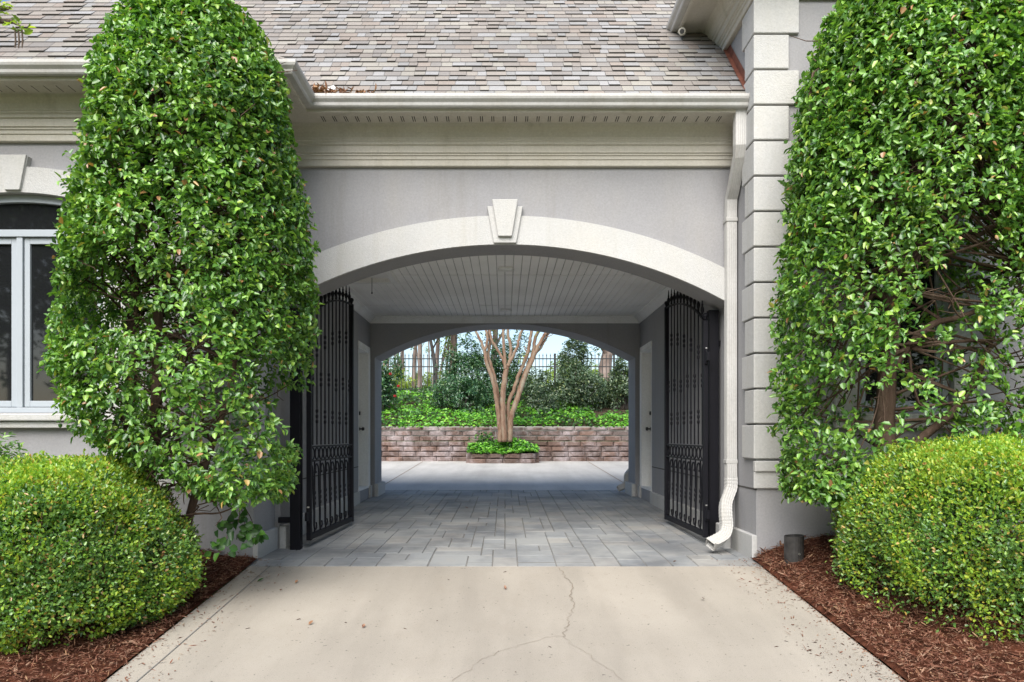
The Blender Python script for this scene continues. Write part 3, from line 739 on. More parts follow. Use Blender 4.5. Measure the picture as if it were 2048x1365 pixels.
# ------------------------------------------------------------------ wrought iron gates
LG = 1.44
def rail_z(s):
    s = min(max(s/LG, 0), 1); return 2.08+0.41*math.sqrt(max(0, 1-(1-s)**2.0))*0.35+0.41*0.65*(1-(1-s)**2)
SQ = lambda mb, u, z0, z1, r: mb.box((u-r, -r, z0), (u+r, r, z1))
def knuckle(mb, u, z):
    for k in range(3):
        mb.lathe((u, 0, z-0.075+k*0.05), [(0.007, 0), (0.0135, 0.012), (0.0135, 0.03), (0.007, 0.042)], 8)
def picket_upper(u, hi):
    mb = MB(); zt = rail_z(u); mb.tube([(u, 0, 0.945), (u, 0, zt)], 0.0075, 6)
    if hi: knuckle(mb, u, zt-0.38); knuckle(mb, u, 1.22)
    else: knuckle(mb, u, 1.58-0.02*math.sin(u*9))
    return mb
def spear():
    mb = MB(); mb.lathe((0, 0, 0), [(0.0075, 0), (0.012, 0.02), (0.009, 0.03), (0.018, 0.06), (0.019, 0.075), (0.010, 0.10), (0.007, 0.105), (0.012, 0.115), (0.007, 0.125), (0.0055, 0.16), (0.002, 0.185)], 8)
    return mb
def ball():
    mb = MB(); mb.lathe((0, 0, 0), [(0.012, 0), (0.012, 0.015), (0.02, 0.022)] + [(0.026*math.sin(math.pi*k/7)+0.0005, 0.046-0.026*math.cos(math.pi*k/7)) for k in range(1, 8)], 10)
    return mb
def scroll_pts(u, w, z0, z1):
    # S scroll: curls toward the hinge at the top and toward the tip at the bottom
    pts = []
    rt = w*0.42
    for k in range(14):          # top curl
        a = math.radians(-60+k*20); r = rt*(0.45+0.55*k/13)
        pts.append((u-rt*0.1+r*math.cos(math.pi-a)*1.0, 0, z1-rt*1.25+r*math.sin(math.pi-a)*1.15))
    pts = [(u-rt+rt*(0.5+0.5*k/13)*math.cos(math.radians(200+k*(-360+160)/13*1.0)), 0, z1-rt*1.3+rt*1.25*(0.55+0.45*k/13)*math.sin(math.radians(200-k*200/13))) for k in range(14)]
    x_end = u; pts.append((u+0.002, 0, z1-rt*2.6))
    pts.append((u+w*0.10, 0, (z0+z1)/2)); pts.append((u+w*0.22, 0, z0+rt*2.8))
    rb = w*0.34; cb = (u+w*0.22+rb, z0+rb*1.25)
    for k in range(12):
        a = math.radians(180+k*220/11); r = rb*(1-0.5*k/11)
        pts.append((cb[0]+r*math.cos(a), 0, cb[1]+r*1.15*math.sin(a)))
    return pts
def make_gate():
    T = thing('iron_gate', (0, 0, 0), 'x', 'gate', 'wrought iron gate leaves')
    mb = MB(); mb.box((-0.022, -0.022, 0.07), (0.022, 0.022, 2.12)); mb.build('stile', 'iron', T, 0.003)
    mb = MB(); mb.box((LG-0.022, -0.022, 0.07), (LG+0.022, 0.022, 2.50)); mb.build('stile', 'iron', T, 0.003)
    for u, z in ((0, 2.12), (LG, 2.50)):
        o = ball().build('ball_finial', 'iron', T, smooth=True); o.location = (u, 0, z)
    mb = MB(); mb.box((0.023, -0.02, 0.075), (LG-0.023, 0.02, 0.125)); mb.build('bottom_rail', 'iron', T, 0.003)
    for z in (0.93, 0.795):
        mb = MB(); mb.box((0.023, -0.013, z-0.007), (LG-0.023, 0.013, z+0.007)); mb.build('cross_rail', 'iron', T)
    mb = MB(); pts = [(0.02+(LG-0.04)*i/24, 0, rail_z(0.02+(LG-0.04)*i/24)) for i in range(25)]
    vs = [(x, y, z+dz) for x, _, z in pts for y, dz in ((-0.014, -0.008), (0.014, -0.008), (0.014, 0.008), (-0.014, 0.008))]
    mb.add(vs, [(i*4+k, i*4+(k+1) % 4, (i+1)*4+(k+1) % 4, (i+1)*4+k) for i in range(24) for k in range(4)]); mb.build('arched_rail', 'iron', T)
    n = 11; sp = LG/(n+0.45); fin = None
    ringme = None
    for k in range(n):
        u = sp*(k+0.75); o = picket_upper(u, k % 2 == 1).build('picket', 'iron', T)
        f = spear().build('finial', 'iron', None) if fin is None else link('finial', fin.data)
        fin = fin or f; f.location = (u, 0, rail_z(u)+0.006); f.parent = o
        if ringme is None:
            mb = MB(); rr = 0.05; mb.tube([(rr*math.cos(2*math.pi*i/20), 0, rr*math.sin(2*math.pi*i/20)*1.12) for i in range(21)], 0.007, 6, cap=False)
            r0 = mb.build('ring', 'iron', T, smooth=True); ringme = r0.data; r = r0
        else: r = link('ring', ringme); r.parent = T
        r.location = (u, 0, 0.8625)
    n2 = 8; s2 = (LG-0.05)/(n2+0.25)
    for k in range(n2):
        u = 0.025+s2*(k+0.75)
        mb = MB(); mb.tube([(u, 0, 0.12), (u, 0, 0.79)], 0.0075, 6); knuckle(mb, u, 0.45); mb.build('lower_picket', 'iron', T)
        mb = MB(); mb.tube(scroll_pts(u-s2*0.42+0.02, s2*0.86, 0.128, 0.782), 0.0075, 6)
        q = mb.v[:6]; c = Vector((sum(a[0] for a in q)/6, 0, sum(a[2] for a in q)/6))
        mb.lathe((c.x, 0, c.z-0.015), [(0.002, 0), (0.013, 0.007), (0.013, 0.022), (0.002, 0.03)], 8)
        mb.build('scroll', 'iron', T)
    for z in (0.30, 1.78):
        mb = MB(); mb.tube([(-0.036, 0, z-0.07), (-0.036, 0, z+0.07)], 0.016, 10); mb.box((-0.095, -0.012, z-0.045), (-0.03, 0.012, z+0.035)); mb.build('hinge', 'iron', T)
        mb = MB(); mb.tube([(-0.036, 0, z+0.071), (-0.036, 0, z+0.082)], 0.013, 8); mb.build('hinge_pin', 'chrome', T)
    return T
def copy_tree(o, parent=None):
    c = o.copy(); COL.objects.link(c)
    if parent is not None: c.parent = parent
    for ch in list(o.children): copy_tree(ch, c)
    return c
g1 = make_gate()
g2 = copy_tree(g1)
def place(o, hx, hy, tx, ty, z):
    o.location = (hx, hy, z); o.rotation_euler = (0, 0, math.atan2(ty-hy, tx-hx))
place(g1, -1.80, 6.67, -1.715, 8.14, 0.01); place(g2, 1.895, 6.86, 1.85, 8.28, 0.01)
g1['label'] = 'black wrought iron gate leaf folded back beside the tall clipped shrub on the left wall'
g2['label'] = 'black wrought iron gate leaf folded back beside the white downspout on the right wall'
for (x, y, h, lab) in ((-1.90, 6.60, 2.2, 'black square steel gate post half hidden behind the tall leafy shrub'), (1.99, 6.945, 2.24, 'black square steel gate post standing next to the white downspout')):
    PT = thing('gate_post', (x, y, 0), lab, 'post', 'square gate posts')
    mb = MB(); mb.box((x-0.046, y-0.046, gz(y)-0.02), (x+0.046, y+0.046, h)); mb.build('shaft', 'iron', PT, 0.004)
    sg = 1 if x > 0 else -1
    for z in (0.25, 1.9): 
        mb = MB(); a, b = sorted((x+sg*0.047, sg*2.06)); mb.box((a, y-0.02, z), (b, y+0.02, z+0.05)); mb.build('wall_bracket', 'iron', PT)

# ------------------------------------------------------------------ planting
def foliage_clusters(name, C, D, per, leafL, leafW, mats, parent, seed, spread=0.04, upb=0.95, midx=None, droop=0.18, outw=0.55):
    r = np.random.default_rng(seed); n = len(C)
    P = np.repeat(C, per, 0); Dn = np.repeat(nrm(D), per, 0); N_ = len(P)
    t = r.random(N_)[:, None]
    perp = r.normal(size=(N_, 3)); perp = nrm(perp-Dn*np.sum(perp*Dn, -1, keepdims=True))
    P = P+Dn*(t-0.4)*spread*1.6+perp*spread*0.35*r.random((N_, 1))+r.normal(size=(N_, 3))*spread*0.25
    T = Dn*0.45+perp*1.0+r.normal(size=(N_, 3))*0.25
    N = Dn*outw+np.array([0, 0, upb])+r.normal(size=(N_, 3))*0.45
    L = leafL*(0.5+0.8*r.random(N_)); W = leafW*(0.55+0.75*r.random(N_))*(L/leafL)**0.3
    return leaves(name, P, T, N, L, W, mats, None if midx is None else np.repeat(midx, per), parent, droop=droop)
def tall_shrub(name, loc, label, prof, yc, yr, trunks, nclus, seed, gap, dens, parent_label=None, leafL=0.046, leafW=0.029, nbr=260):
    """prof: list of (z, xl, xr); yr(z): depth half-width"""
    T = thing(name, loc, label, 'shrub', None)
    r = np.random.default_rng(seed); rr = random.Random(seed)
    zs = np.array([p[0] for p in prof]); xl = np.array([p[1] for p in prof]); xr = np.array([p[2] for p in prof])
    def ring(z, th, k=1.0):
        a = np.interp(z, zs, xl); b = np.interp(z, zs, xr); cx = (a+b)/2; hx = (b-a)/2; hy = yr(z)
        ct, st = np.cos(th), np.sin(th); ex = 0.82
        return np.stack([cx+hx*k*np.sign(ct)*np.abs(ct)**ex, yc+hy*k*np.sign(st)*np.abs(st)**ex, z], -1)
    N0 = nclus*4
    z = zs[0]+(zs[-1]-zs[0])*r.random(N0); th = r.random(N0)*2*np.pi
    k = 1-np.abs(r.normal(size=N0))*0.13; deep = r.random(N0) < 0.16; k[deep] = 0.3+0.6*r.random(deep.sum())
    lump = 0.045*field(np.stack([np.cos(th)*0.9, np.sin(th)*0.9, z], -1), 0.55, seed, 3)
    P = ring(z, th, np.maximum(k, 0.05)); C0 = ring(z, th, 0.0)
    out = P-C0; out[:, 2] = 0; out = nrm(out)
    stray = r.random(N0) < 0.015
    P = P+out*(lump*0.9+np.where(stray, 0.02+0.04*r.random(N0), 0))[:, None]
    keep = r.random(N0) < dens(P, z, seed)
    keep &= field(P, 0.75, seed+9, 2) > gap(P, z)
    # keep the visible (camera-facing) half denser than the back
    keep &= (P[:, 1] < yc+0.25) | (r.random(N0) < 0.55)
    top = (z-zs[-1]*1.0)
    P = P[keep][:nclus]; out = out[keep][:nclus]; z = z[keep][:nclus]
    f = np.clip((z-(zs[-1]-0.5))/0.5, 0, 1)[:, None]
    D = out*(1-0.6*f)+np.array([0, 0, 0.25])+f*np.array([0, 0, 0.9])+r.normal(size=P.shape)*0.35
    foliage_clusters('foliage', P, D, 7, leafL, leafW, 'holly_leaf', T, seed+1)
    mb = MB()
    for tk in trunks:
        limb(mb, tk[0], tk[1], tk[2], 10, 6, 0, 0.004)
    mb.build('trunk', 'twig_brown', T, smooth=True)
    mb = MB()
    sel = r.choice(len(P), min(nbr, len(P)), replace=False)
    for i in sel:
        p = Vector(P[i]); tk = rr.choice(trunks)[0]
        zz = max(p.z-rr.uniform(0.0, 0.5), tk[0][2]+0.15)
        b = None
        for a0, a1 in zip(tk, tk[1:]):
            if a0[2] <= zz <= a1[2]: b = Vector(a0).lerp(Vector(a1), (zz-a0[2])/(a1[2]-a0[2]))
        if b is None: b = Vector(tk[-1])
        m = b.lerp(p, 0.5)+Vector((rr.gauss(0, 0.06), rr.gauss(0, 0.05), rr.uniform(-0.07, 0.07)))
        m2 = b.lerp(p, 0.75)+Vector((rr.gauss(0, 0.05), rr.gauss(0, 0.04), rr.uniform(-0.05, 0.05)))
        limb(mb, [b, m, m2, p], rr.uniform(0.007, 0.014), 0.003, 5, 3)
        for _ in range(3):
            q0 = m.lerp(p, rr.random()); q = q0+Vector((rr.gauss(0, 0.09), rr.gauss(0, 0.07), rr.gauss(0.0, 0.07)))
            mb.tube([q0, q0.lerp(q, 0.5)+Vector((rr.gauss(0, 0.02), 0, rr.gauss(0, 0.02))), q], [0.0045, 0.0035, 0.002], 4)
    mb.build('branch', 'twig_brown', T)
    return T
# left shrub
def prof_px(rows, Y): return [(at(0, y, Y).z, at(a, y, Y).x, at(b, y, Y).x) for y, a, b in rows]
YS = 5.15
rowsL = [(1000, 440, 560), (970, 380, 585), (940, 320, 594), (900, 210, 598), (850, 140, 606), (750, 112, 614), (650, 114, 620), (550, 116, 624), (480, 126, 624), (400, 142, 616), (330, 160, 606), (250, 172, 592), (180, 190, 578), (135, 200, 558), (90, 216, 535), (40, 246, 500), (5, 292, 450), (-18, 330, 400)]
rowsL = [(y, a+42, b-14) for y, a, b in rowsL]
profL = prof_px(rowsL, YS)
zL = [p[0] for p in profL]
def yrL(z): return np.interp(z, [0.3, 0.8, 1.5, 3.2, 3.9, 4.2], [0.35, 0.62, 0.74, 0.68, 0.42, 0.12])
tx1, tx2 = at(258, 0, 5.25).x, at(312, 0, 5.2).x
trL = [([(tx1+0.12, 5.25, -0.1), (tx1+0.03, 5.25, 0.6), (tx1, 5.27, 1.3), (tx1+0.05, 5.25, 2.2), (tx1+0.14, 5.25, 3.2)], 0.06, 0.025),
       ([(tx2-0.02, 5.2, -0.1), (tx2-0.05, 5.2, 0.6), (tx2, 5.2, 1.2), (tx2+0.02, 5.2, 2.0), (tx2+0.1, 5.2, 3.1)], 0.06, 0.025),
       ([(tx2+0.1, 5.2, -0.1), (tx2+0.3, 5.22, 0.7), (tx2+0.55, 5.2, 1.5), (tx2+0.6, 5.2, 2.6)], 0.035, 0.015)]
def blob(P, px, py, rx, ry, Y):
    c = at(px, py, Y); return np.exp(-(((P[:, 0]-c.x)/(rx/F*Y))**2+((P[:, 2]-c.z)/(ry/F*Y))**2))
def densL(P, z, s):
    d = np.interp(z, [0.3, 0.9, 1.4, 2.2, 4.2], [0.25, 0.45, 0.85, 0.97, 1.0])
    d = d*(1-0.9*blob(P, 355, 770, 36, 60, 5.0))*(1-0.0*blob(P, 215, 720, 25, 120, 5.0))*(1-0.6*blob(P, 480, 850, 60, 60, 5.0))*(1-0.5*blob(P, 560, 740, 40, 60, 5.0))
    return d
gapL = lambda P, z: np.interp(z, [0.3, 1.2, 2.4, 4.0], [-0.28, -0.62, -1.0, -1.4])
tall_shrub('tall_shrub', (tx2, 5.2, -0.1), 'tall clipped broadleaf evergreen column left of the arch, in front of the arched window', profL, YS, yrL, trL, 9000, 21, gapL, densL)
YR = 5.4
rowsR = [(1000, 1595, 1700), (960, 1580, 1800), (900, 1568, 2100), (850, 1560, 2130), (780, 1552, 2150), (700, 1556, 2160), (600, 1560, 2160), (486, 1576, 2150), (402, 1589, 2140), (321, 1596, 2130), (252, 1606, 2120), (190, 1618, 2105), (120, 1632, 2090), (55, 1654, 2070), (0, 1686, 2040), (-60, 1740, 2000), (-110, 1800, 1940)]
profR = prof_px(rowsR, YR)
def yrR(z): return np.interp(z, [0.5, 1.0, 2.0, 3.6, 4.3, 4.7], [0.3, 0.5, 0.6, 0.58, 0.45, 0.12])
tr0 = at(1770, 0, 5.45).x
trR = [([(tr0+0.03, 5.45, -0.05), (tr0+0.02, 5.45, 0.6), (tr0+0.0, 5.45, 1.2), (tr0+0.06, 5.47, 1.9), (tr0+0.05, 5.45, 2.8), (tr0+0.1, 5.45, 3.9)], 0.098, 0.03),
       ([(tr0+0.05, 5.45, 0.75), (tr0+0.22, 5.4, 1.0), (tr0+0.5, 5.4, 1.25), (tr0+0.75, 5.4, 1.7), (tr0+0.95, 5.4, 2.6)], 0.04, 0.015),
       ([(tr0+0.05, 5.46, 1.55), (tr0+0.3, 5.42, 1.85), (tr0+0.6, 5.4, 1.95), (tr0+1.1, 5.38, 2.2)], 0.035, 0.012),
       ([(tr0+0.05, 5.46, 2.05), (tr0-0.25, 5.42, 2.25), (tr0-0.5, 5.4, 2.6), (tr0-0.6, 5.38, 3.3)], 0.035, 0.012),
       ([(tr0+0.05, 5.46, 2.3), (tr0+0.35, 5.42, 2.5), (tr0+0.7, 5.4, 2.55), (tr0+1.2, 5.38, 2.9)], 0.03, 0.01)]
def densR(P, z, s):
    d = np.interp(z, [0.5, 0.9, 1.4, 2.2, 3.2, 4.6], [0.42, 0.34, 0.4, 0.55, 0.9, 1.0])
    d = d*(1-0.9*blob(P, 1850, 560, 75, 45, 5.2))*(1-0.85*blob(P, 1830, 740, 55, 55, 5.2))*(1-0.75*blob(P, 1775, 790, 22, 80, 5.2))*(1-0.5*blob(P, 1980, 560, 60, 50, 5.2))*(1-0.6*blob(P, 1960, 790, 60, 50, 5.2))*(1-0.7*blob(P, 1800, 850, 80, 30, 5.2))
    return d
gapR = lambda P, z: np.interp(z, [0.5, 1.2, 2.4, 3.2, 4.4], [-0.2, -0.26, -0.45, -0.8, -1.3])-1.2*blob(P, 1735, 405, 110, 90, 5.2)
tall_shrub('tall_shrub', (tr0, 5.45, -0.05), 'tall loose broadleaf evergreen with thick bare trunk against the right house wall', profR, YR, yrR, trR, 9600, 33, gapR, densR, leafL=0.05, leafW=0.031, nbr=300)

def boxwood(loc, label, rx, ry, zb, zt, seed, n, newgrow, square=2.4):
    T = thing('boxwood_bush', loc, label, 'bush', 'clipped boxwood bushes beside the driveway')
    r = np.random.default_rng(seed); cx, cy = loc[0], loc[1]; zc = zb+(zt-zb)*0.42
    d = nrm(r.normal(size=(n, 3))); d[:, 2] = np.where((d[:, 2] < -0.5), -d[:, 2], d[:, 2]); d = nrm(d)
    e = square
    s = (np.abs(d[:, 0]/rx)**e+np.abs(d[:, 1]/ry)**e+np.abs(d[:, 2]/np.where(d[:, 2] > 0, zt-zc, zc-zb))**e)**(-1/e)
    lump = 1+0.07*field(d, 0.9, seed, 3)+0.03*field(d, 2.6, seed+8, 2)
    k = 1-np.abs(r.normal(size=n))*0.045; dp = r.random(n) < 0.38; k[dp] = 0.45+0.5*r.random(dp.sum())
    k = k+np.where(r.random(n) < 0.10, r.random(n)*0.06, 0)
    P = np.array([cx, cy, zc])+d*(s*k*lump)[:, None]
    h = (P[:, 2]-zb)/(zt-zb)
    dens = np.clip(np.interp(h, [0.02, 0.12, 0.3, 0.5], [0.12, 0.3, 0.75, 1.0]), 0, 1)*np.where(field(P, 1.6, seed+3, 3) > np.interp(h, [0, 0.25, 0.6], [0.25, -0.2, -0.95]), 1, 0.12)
    kp = (r.random(n) < np.where(dp, 0.85*np.clip(np.interp(h, [0.05, 0.3], [0.1, 1]), 0, 1), dens)) & ((P[:, 1] < cy+ry*0.3) | (r.random(n) < 0.5))
    P = P[kp]; d = d[kp]; h = h[kp]; m = len(P); kk = k[kp]
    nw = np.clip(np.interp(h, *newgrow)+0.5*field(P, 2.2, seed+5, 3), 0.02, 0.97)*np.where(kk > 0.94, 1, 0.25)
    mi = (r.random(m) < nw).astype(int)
    out = nrm(d*[1/rx, 1/ry, 1/(zt-zc)]); 
    Tn = out*0.8+r.normal(size=(m, 3))*0.65+[0, 0, 0.35]; N = out*0.5+r.normal(size=(m, 3))*0.5+[0, 0, 0.5]
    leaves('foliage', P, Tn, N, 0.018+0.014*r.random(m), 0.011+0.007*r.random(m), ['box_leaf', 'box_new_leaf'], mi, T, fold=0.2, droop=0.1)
    mb = MB(); rr = random.Random(seed)
    for _ in range(90):
        a = rr.uniform(0, 6.283); q = Vector((cx+rx*0.2*math.cos(a)*rr.random(), cy+ry*0.2*math.sin(a)*rr.random(), zb-0.03))
        p = Vector((cx+rx*0.92*math.cos(a), cy+ry*0.92*math.sin(a), zb+rr.uniform(0.08, 0.8)*(zt-zb)))
        m_ = q.lerp(p, 0.5)+Vector((rr.gauss(0, 0.06), rr.gauss(0, 0.06), rr.uniform(-0.12, 0.05)))
        limb(mb, [q, m_, p], 0.013, 0.003, 5, 4)
    mb.build('stems', 'twig_brown', T)
    return T
boxwood((-2.93, 4.62, -0.1), 'rounded clipped boxwood with dark green sides and gold tips left of the driveway', 0.86, 0.86, -0.3, 0.885, 41, 165000, ([0, 0.25, 0.5, 0.8, 0.92, 1.0], [0.6, 0.45, 0.22, 0.32, 0.8, 0.95]), 2.25)
boxwood((3.34, 4.82, -0.05), 'flat-topped clipped boxwood with a bright yellow-green top right of the driveway', 1.0, 0.96, -0.3, 1.0, 43, 190000, ([0, 0.3, 0.6, 0.8, 0.9, 1.0], [0.5, 0.48, 0.48, 0.7, 0.95, 0.98]), 3.2)
# trailing ivy at the foot of the left shrub
c = at(462, 1078, 4.95); n = 46
T = thing('ivy_sprig', c, 'dark lobed ivy sprigs hanging below the tall shrub beside the white plinth', 'ivy')
r = np.random.default_rng(3)
tips = [at(445, 1095, 4.9), at(462, 1052, 4.95), at(490, 1068, 4.95), at(510, 1065, 4.95), at(476, 1045, 4.95)]
P = np.concatenate([np.array(tp)+r.normal(size=(12, 3))*[0.035, 0.03, 0.03] for tp in tips]); n = len(P)
leaves('foliage', P, r.normal(size=(n, 3))*[1, 0.4, 1]+[0, -0.2, -0.4], np.tile([0, -0.9, 0.4], (n, 1))+r.normal(size=(n, 3))*0.35, 0.05+0.025*r.random(n), 0.045+0.02*r.random(n), 'ivy_dark', None, T)
mb = MB()
for tp in tips: limb(mb, [at(470, 985, 5.0), tp.lerp(at(470, 985, 5.0), 0.4)+Vector((0.02, 0, 0)), tp], 0.004, 0.002, 5)
mb.build('stem', 'twig_brown', T)
# small dark plant behind the left boxwood
T = thing('small_shrub', (-3.95, 5.6, 0), 'small dark green shrub below the left window sill behind the boxwood', 'shrub')
C = np.array([-4.0, 5.6, 0.7])+nrm(rng.normal(size=(420, 3)))*(0.34*(0.4+0.6*rng.random((420, 1))))*[1, 0.9, 1.15]
foliage_clusters('foliage', C, C-np.array([-4.02, 5.6, 0.5]), 6, 0.05, 0.02, 'holly_leaf', T, 77, 0.04)
mb = MB()
for k in range(12): limb(mb, [(-3.98, 5.6, -0.1), (-4.0+random.gauss(0, 0.08), 5.6, 0.35), (-4.0+random.gauss(0, 0.16), 5.6+random.gauss(0, 0.12), 0.75)], 0.01, 0.003, 5)
mb.build('stem', 'twig_brown', T)
# branch entering the top left corner, from a young tree standing outside the frame
T = thing('young_tree', (-3.15, 2.9, gz(2.9)), 'slender young tree whose yellow-green leafy twig with catkins enters the top left corner', 'tree')
mb = MB(); limb(mb, [(-3.15, 2.9, gz(2.9)-0.05), (-3.13, 2.9, 1.2), (-3.1, 2.9, 2.5), (-3.05, 2.9, 3.6)], 0.05, 0.02, 8)
mb.build('trunk', 'grey_bark', T, smooth=True)
mb = MB(); tw = [(-3.1, 2.9, 2.35), (-2.6, 2.95, 2.75), at(0, 42, 3.0), at(22, 44, 3.0), at(40, 52, 3.0)]
limb(mb, tw, 0.014, 0.004, 6); limb(mb, [(-3.1, 2.9, 2.6), (-2.6, 2.95, 2.9), at(-15, 15, 3.0), at(20, 14, 3.0)], 0.01, 0.003, 6)
for px_ in (37, 44, 30): 
    a = at(px_, 60, 3.0); mb.tube([a, a+Vector((0.003, 0, -0.05)), a+Vector((0.0, 0, -0.075))], [0.003, 0.004, 0.002], 5)
mb.build('twig', 'grey_bark', T)
pts = [(2, 8), (8, 12), (14, 20), (6, 26), (3, 34), (12, 8), (22, 56), (34, 58), (44, 62), (50, 62), (38, 48), (20, 48), (2, 20), (-6, 12), (-10, 30), (-20, 20)]
C = np.array([list(at(a, b, 3.0)) for a, b in pts])
foliage_clusters('foliage', C, np.tile([0.3, -0.4, 0.3], (len(C), 1)), 3, 0.032, 0.022, 'lime_leaf', T, 5, 0.02)
# ------------------------------------------------------------------ beyond the passage
# retaining wall
def block(mb, x0, x1, z0, z1, yf, depth=0.25, out=0.03):
    g = 0.006; x0 += g; x1 -= g; z0 += 0.005; z1 -= 0.005
    r = lambda s: random.uniform(-s, s)
    b = [(x0, yf+depth, z0), (x1, yf+depth, z0), (x1, yf+depth, z1), (x0, yf+depth, z1)]
    e = [(x0, yf+0.05, z0), (x1, yf+0.05, z0), (x1, yf+0.05, z1), (x0, yf+0.05, z1)]
    c = [(x0+0.09+r(.05), yf-out*0+r(.008), z0+0.022+r(.012)), (x1-0.09+r(.05), yf+r(.008), z0+0.022+r(.012)), (x1-0.09+r(.05), yf+r(.008), z1-0.022+r(.012)), (x0+0.09+r(.05), yf+r(.008), z1-0.022+r(.012))]
    mb.add(b+e+c, [(4, 5, 9, 8), (5, 6, 10, 9), (6, 7, 11, 10), (7, 4, 8, 11), (8, 9, 10, 11), (0, 4, 7, 3), (1, 2, 6, 5), (3, 7, 6, 2), (0, 1, 5, 4)])
mb = MB(); hb = 0.142; zb0 = gz(19.7)-0.02
for k in range(7):
    x = -9.2-(0.23 if k % 2 else 0)
    while x < 9.2:
        w = 0.46+random.uniform(-0.02, 0.02)
        block(mb, x, x+w, zb0+k*hb, zb0+(k+1)*hb-(0.04 if k == 6 else 0), WY+k*0.018-(0.03 if k == 6 else 0)); x += w
tag(mb.build('retaining_wall', 'wall_block'), 'low retaining wall of brown split-face blocks across the courtyard', 'wall')
mb = MB(); pz = gz(18.9)-0.02; PX0, PX1, PY = -0.93, 0.80, 18.92
for k in range(2):
    for i in range(4):
        w = (PX1-PX0)/4; block(mb, PX0+i*w+(0.0 if k == 0 else 0.03), PX0+(i+1)*w+(0 if k == 0 else 0.03)-(0.03 if k and i == 3 else 0), pz+k*hb, pz+(k+1)*hb, PY+k*0.02)
for sx in (PX0, PX1):
    for k in range(2): mb.box((sx-0.1, PY+0.2, pz+k*hb+0.003), (sx+0.1, WY+0.02, pz+(k+1)*hb-0.003))
PLN = thing('planter', (0, PY, pz), 'low block planter around the foot of the multi-stemmed tree', 'planter')
mb.build('block_edging', 'wall_block', PLN)
mb = MB(); mb.box((PX0+0.1, PY+0.22, pz), (PX1-0.1, WY, pz+2*hb-0.03)); mb.build('soil_fill', 'soil', PLN)
# ground cover
n = 21000; r = np.random.default_rng(90)
x = r.uniform(-7, 7, n); y = WY+0.12+r.random(n)**1.25*6.6
z = np.array([bank_z(a, max(b, WY+0.3)) for a, b in zip(x, y)])+0.05+0.14*r.random(n)+0.06*field(np.stack([x, y, x*0], 1), 0.5, 3, 3)
edge = y < WY+0.5; z[edge] -= 0.06*r.random(edge.sum())
keep = ~((x > 2.6) & (field(np.stack([x, y, x*0], 1), 0.45, 14, 2) > 0.05) & (y > WY+0.7))
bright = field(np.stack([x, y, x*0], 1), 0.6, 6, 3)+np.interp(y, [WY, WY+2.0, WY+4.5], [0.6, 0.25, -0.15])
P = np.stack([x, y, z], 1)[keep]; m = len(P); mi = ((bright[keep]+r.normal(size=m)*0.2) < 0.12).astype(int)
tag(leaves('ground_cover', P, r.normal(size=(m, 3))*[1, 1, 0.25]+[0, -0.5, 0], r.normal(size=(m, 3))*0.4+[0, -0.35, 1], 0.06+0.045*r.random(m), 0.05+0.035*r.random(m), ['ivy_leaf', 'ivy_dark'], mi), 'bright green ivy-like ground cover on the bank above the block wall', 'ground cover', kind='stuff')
n = 3600
x = r.uniform(PX0-0.02, PX1+0.06, n); y = PY+0.03+r.random(n)*0.8
z = pz+2*hb+0.02+(0.16*np.clip((y-PY)/0.3, 0.3, 1)+0.26*np.exp(-((x-0.0)/0.55)**2)*np.clip((y-PY-0.12)/0.3, 0, 1))*r.random(n)+0.06*field(np.stack([x, y, x*0], 1), 1.2, 8, 2)
P = np.stack([x, y, z], 1)
P2 = np.stack([r.normal(size=330)*0.12-0.55, r.uniform(PY+0.35, PY+0.75, 330), pz+2*hb+0.05+r.random(330)**1.4*0.52], 1)
P = np.concatenate([P, P2]); mi = np.concatenate([(r.random(n) < 0.22).astype(int), (r.random(330) < 0.75).astype(int)]); m = len(P)
tag(leaves('ground_cover', P, r.normal(size=(m, 3))*[1, 1, 0.3]+[0, -0.4, -0.1], r.normal(size=(m, 3))*0.4+[0, -0.4, 1], 0.055+0.035*r.random(m), 0.045+0.03*r.random(m), ['ivy_leaf', 'ivy_dark'], mi), 'bright green leafy ground cover filling the block planter at the tree foot', 'ground cover', kind='stuff')
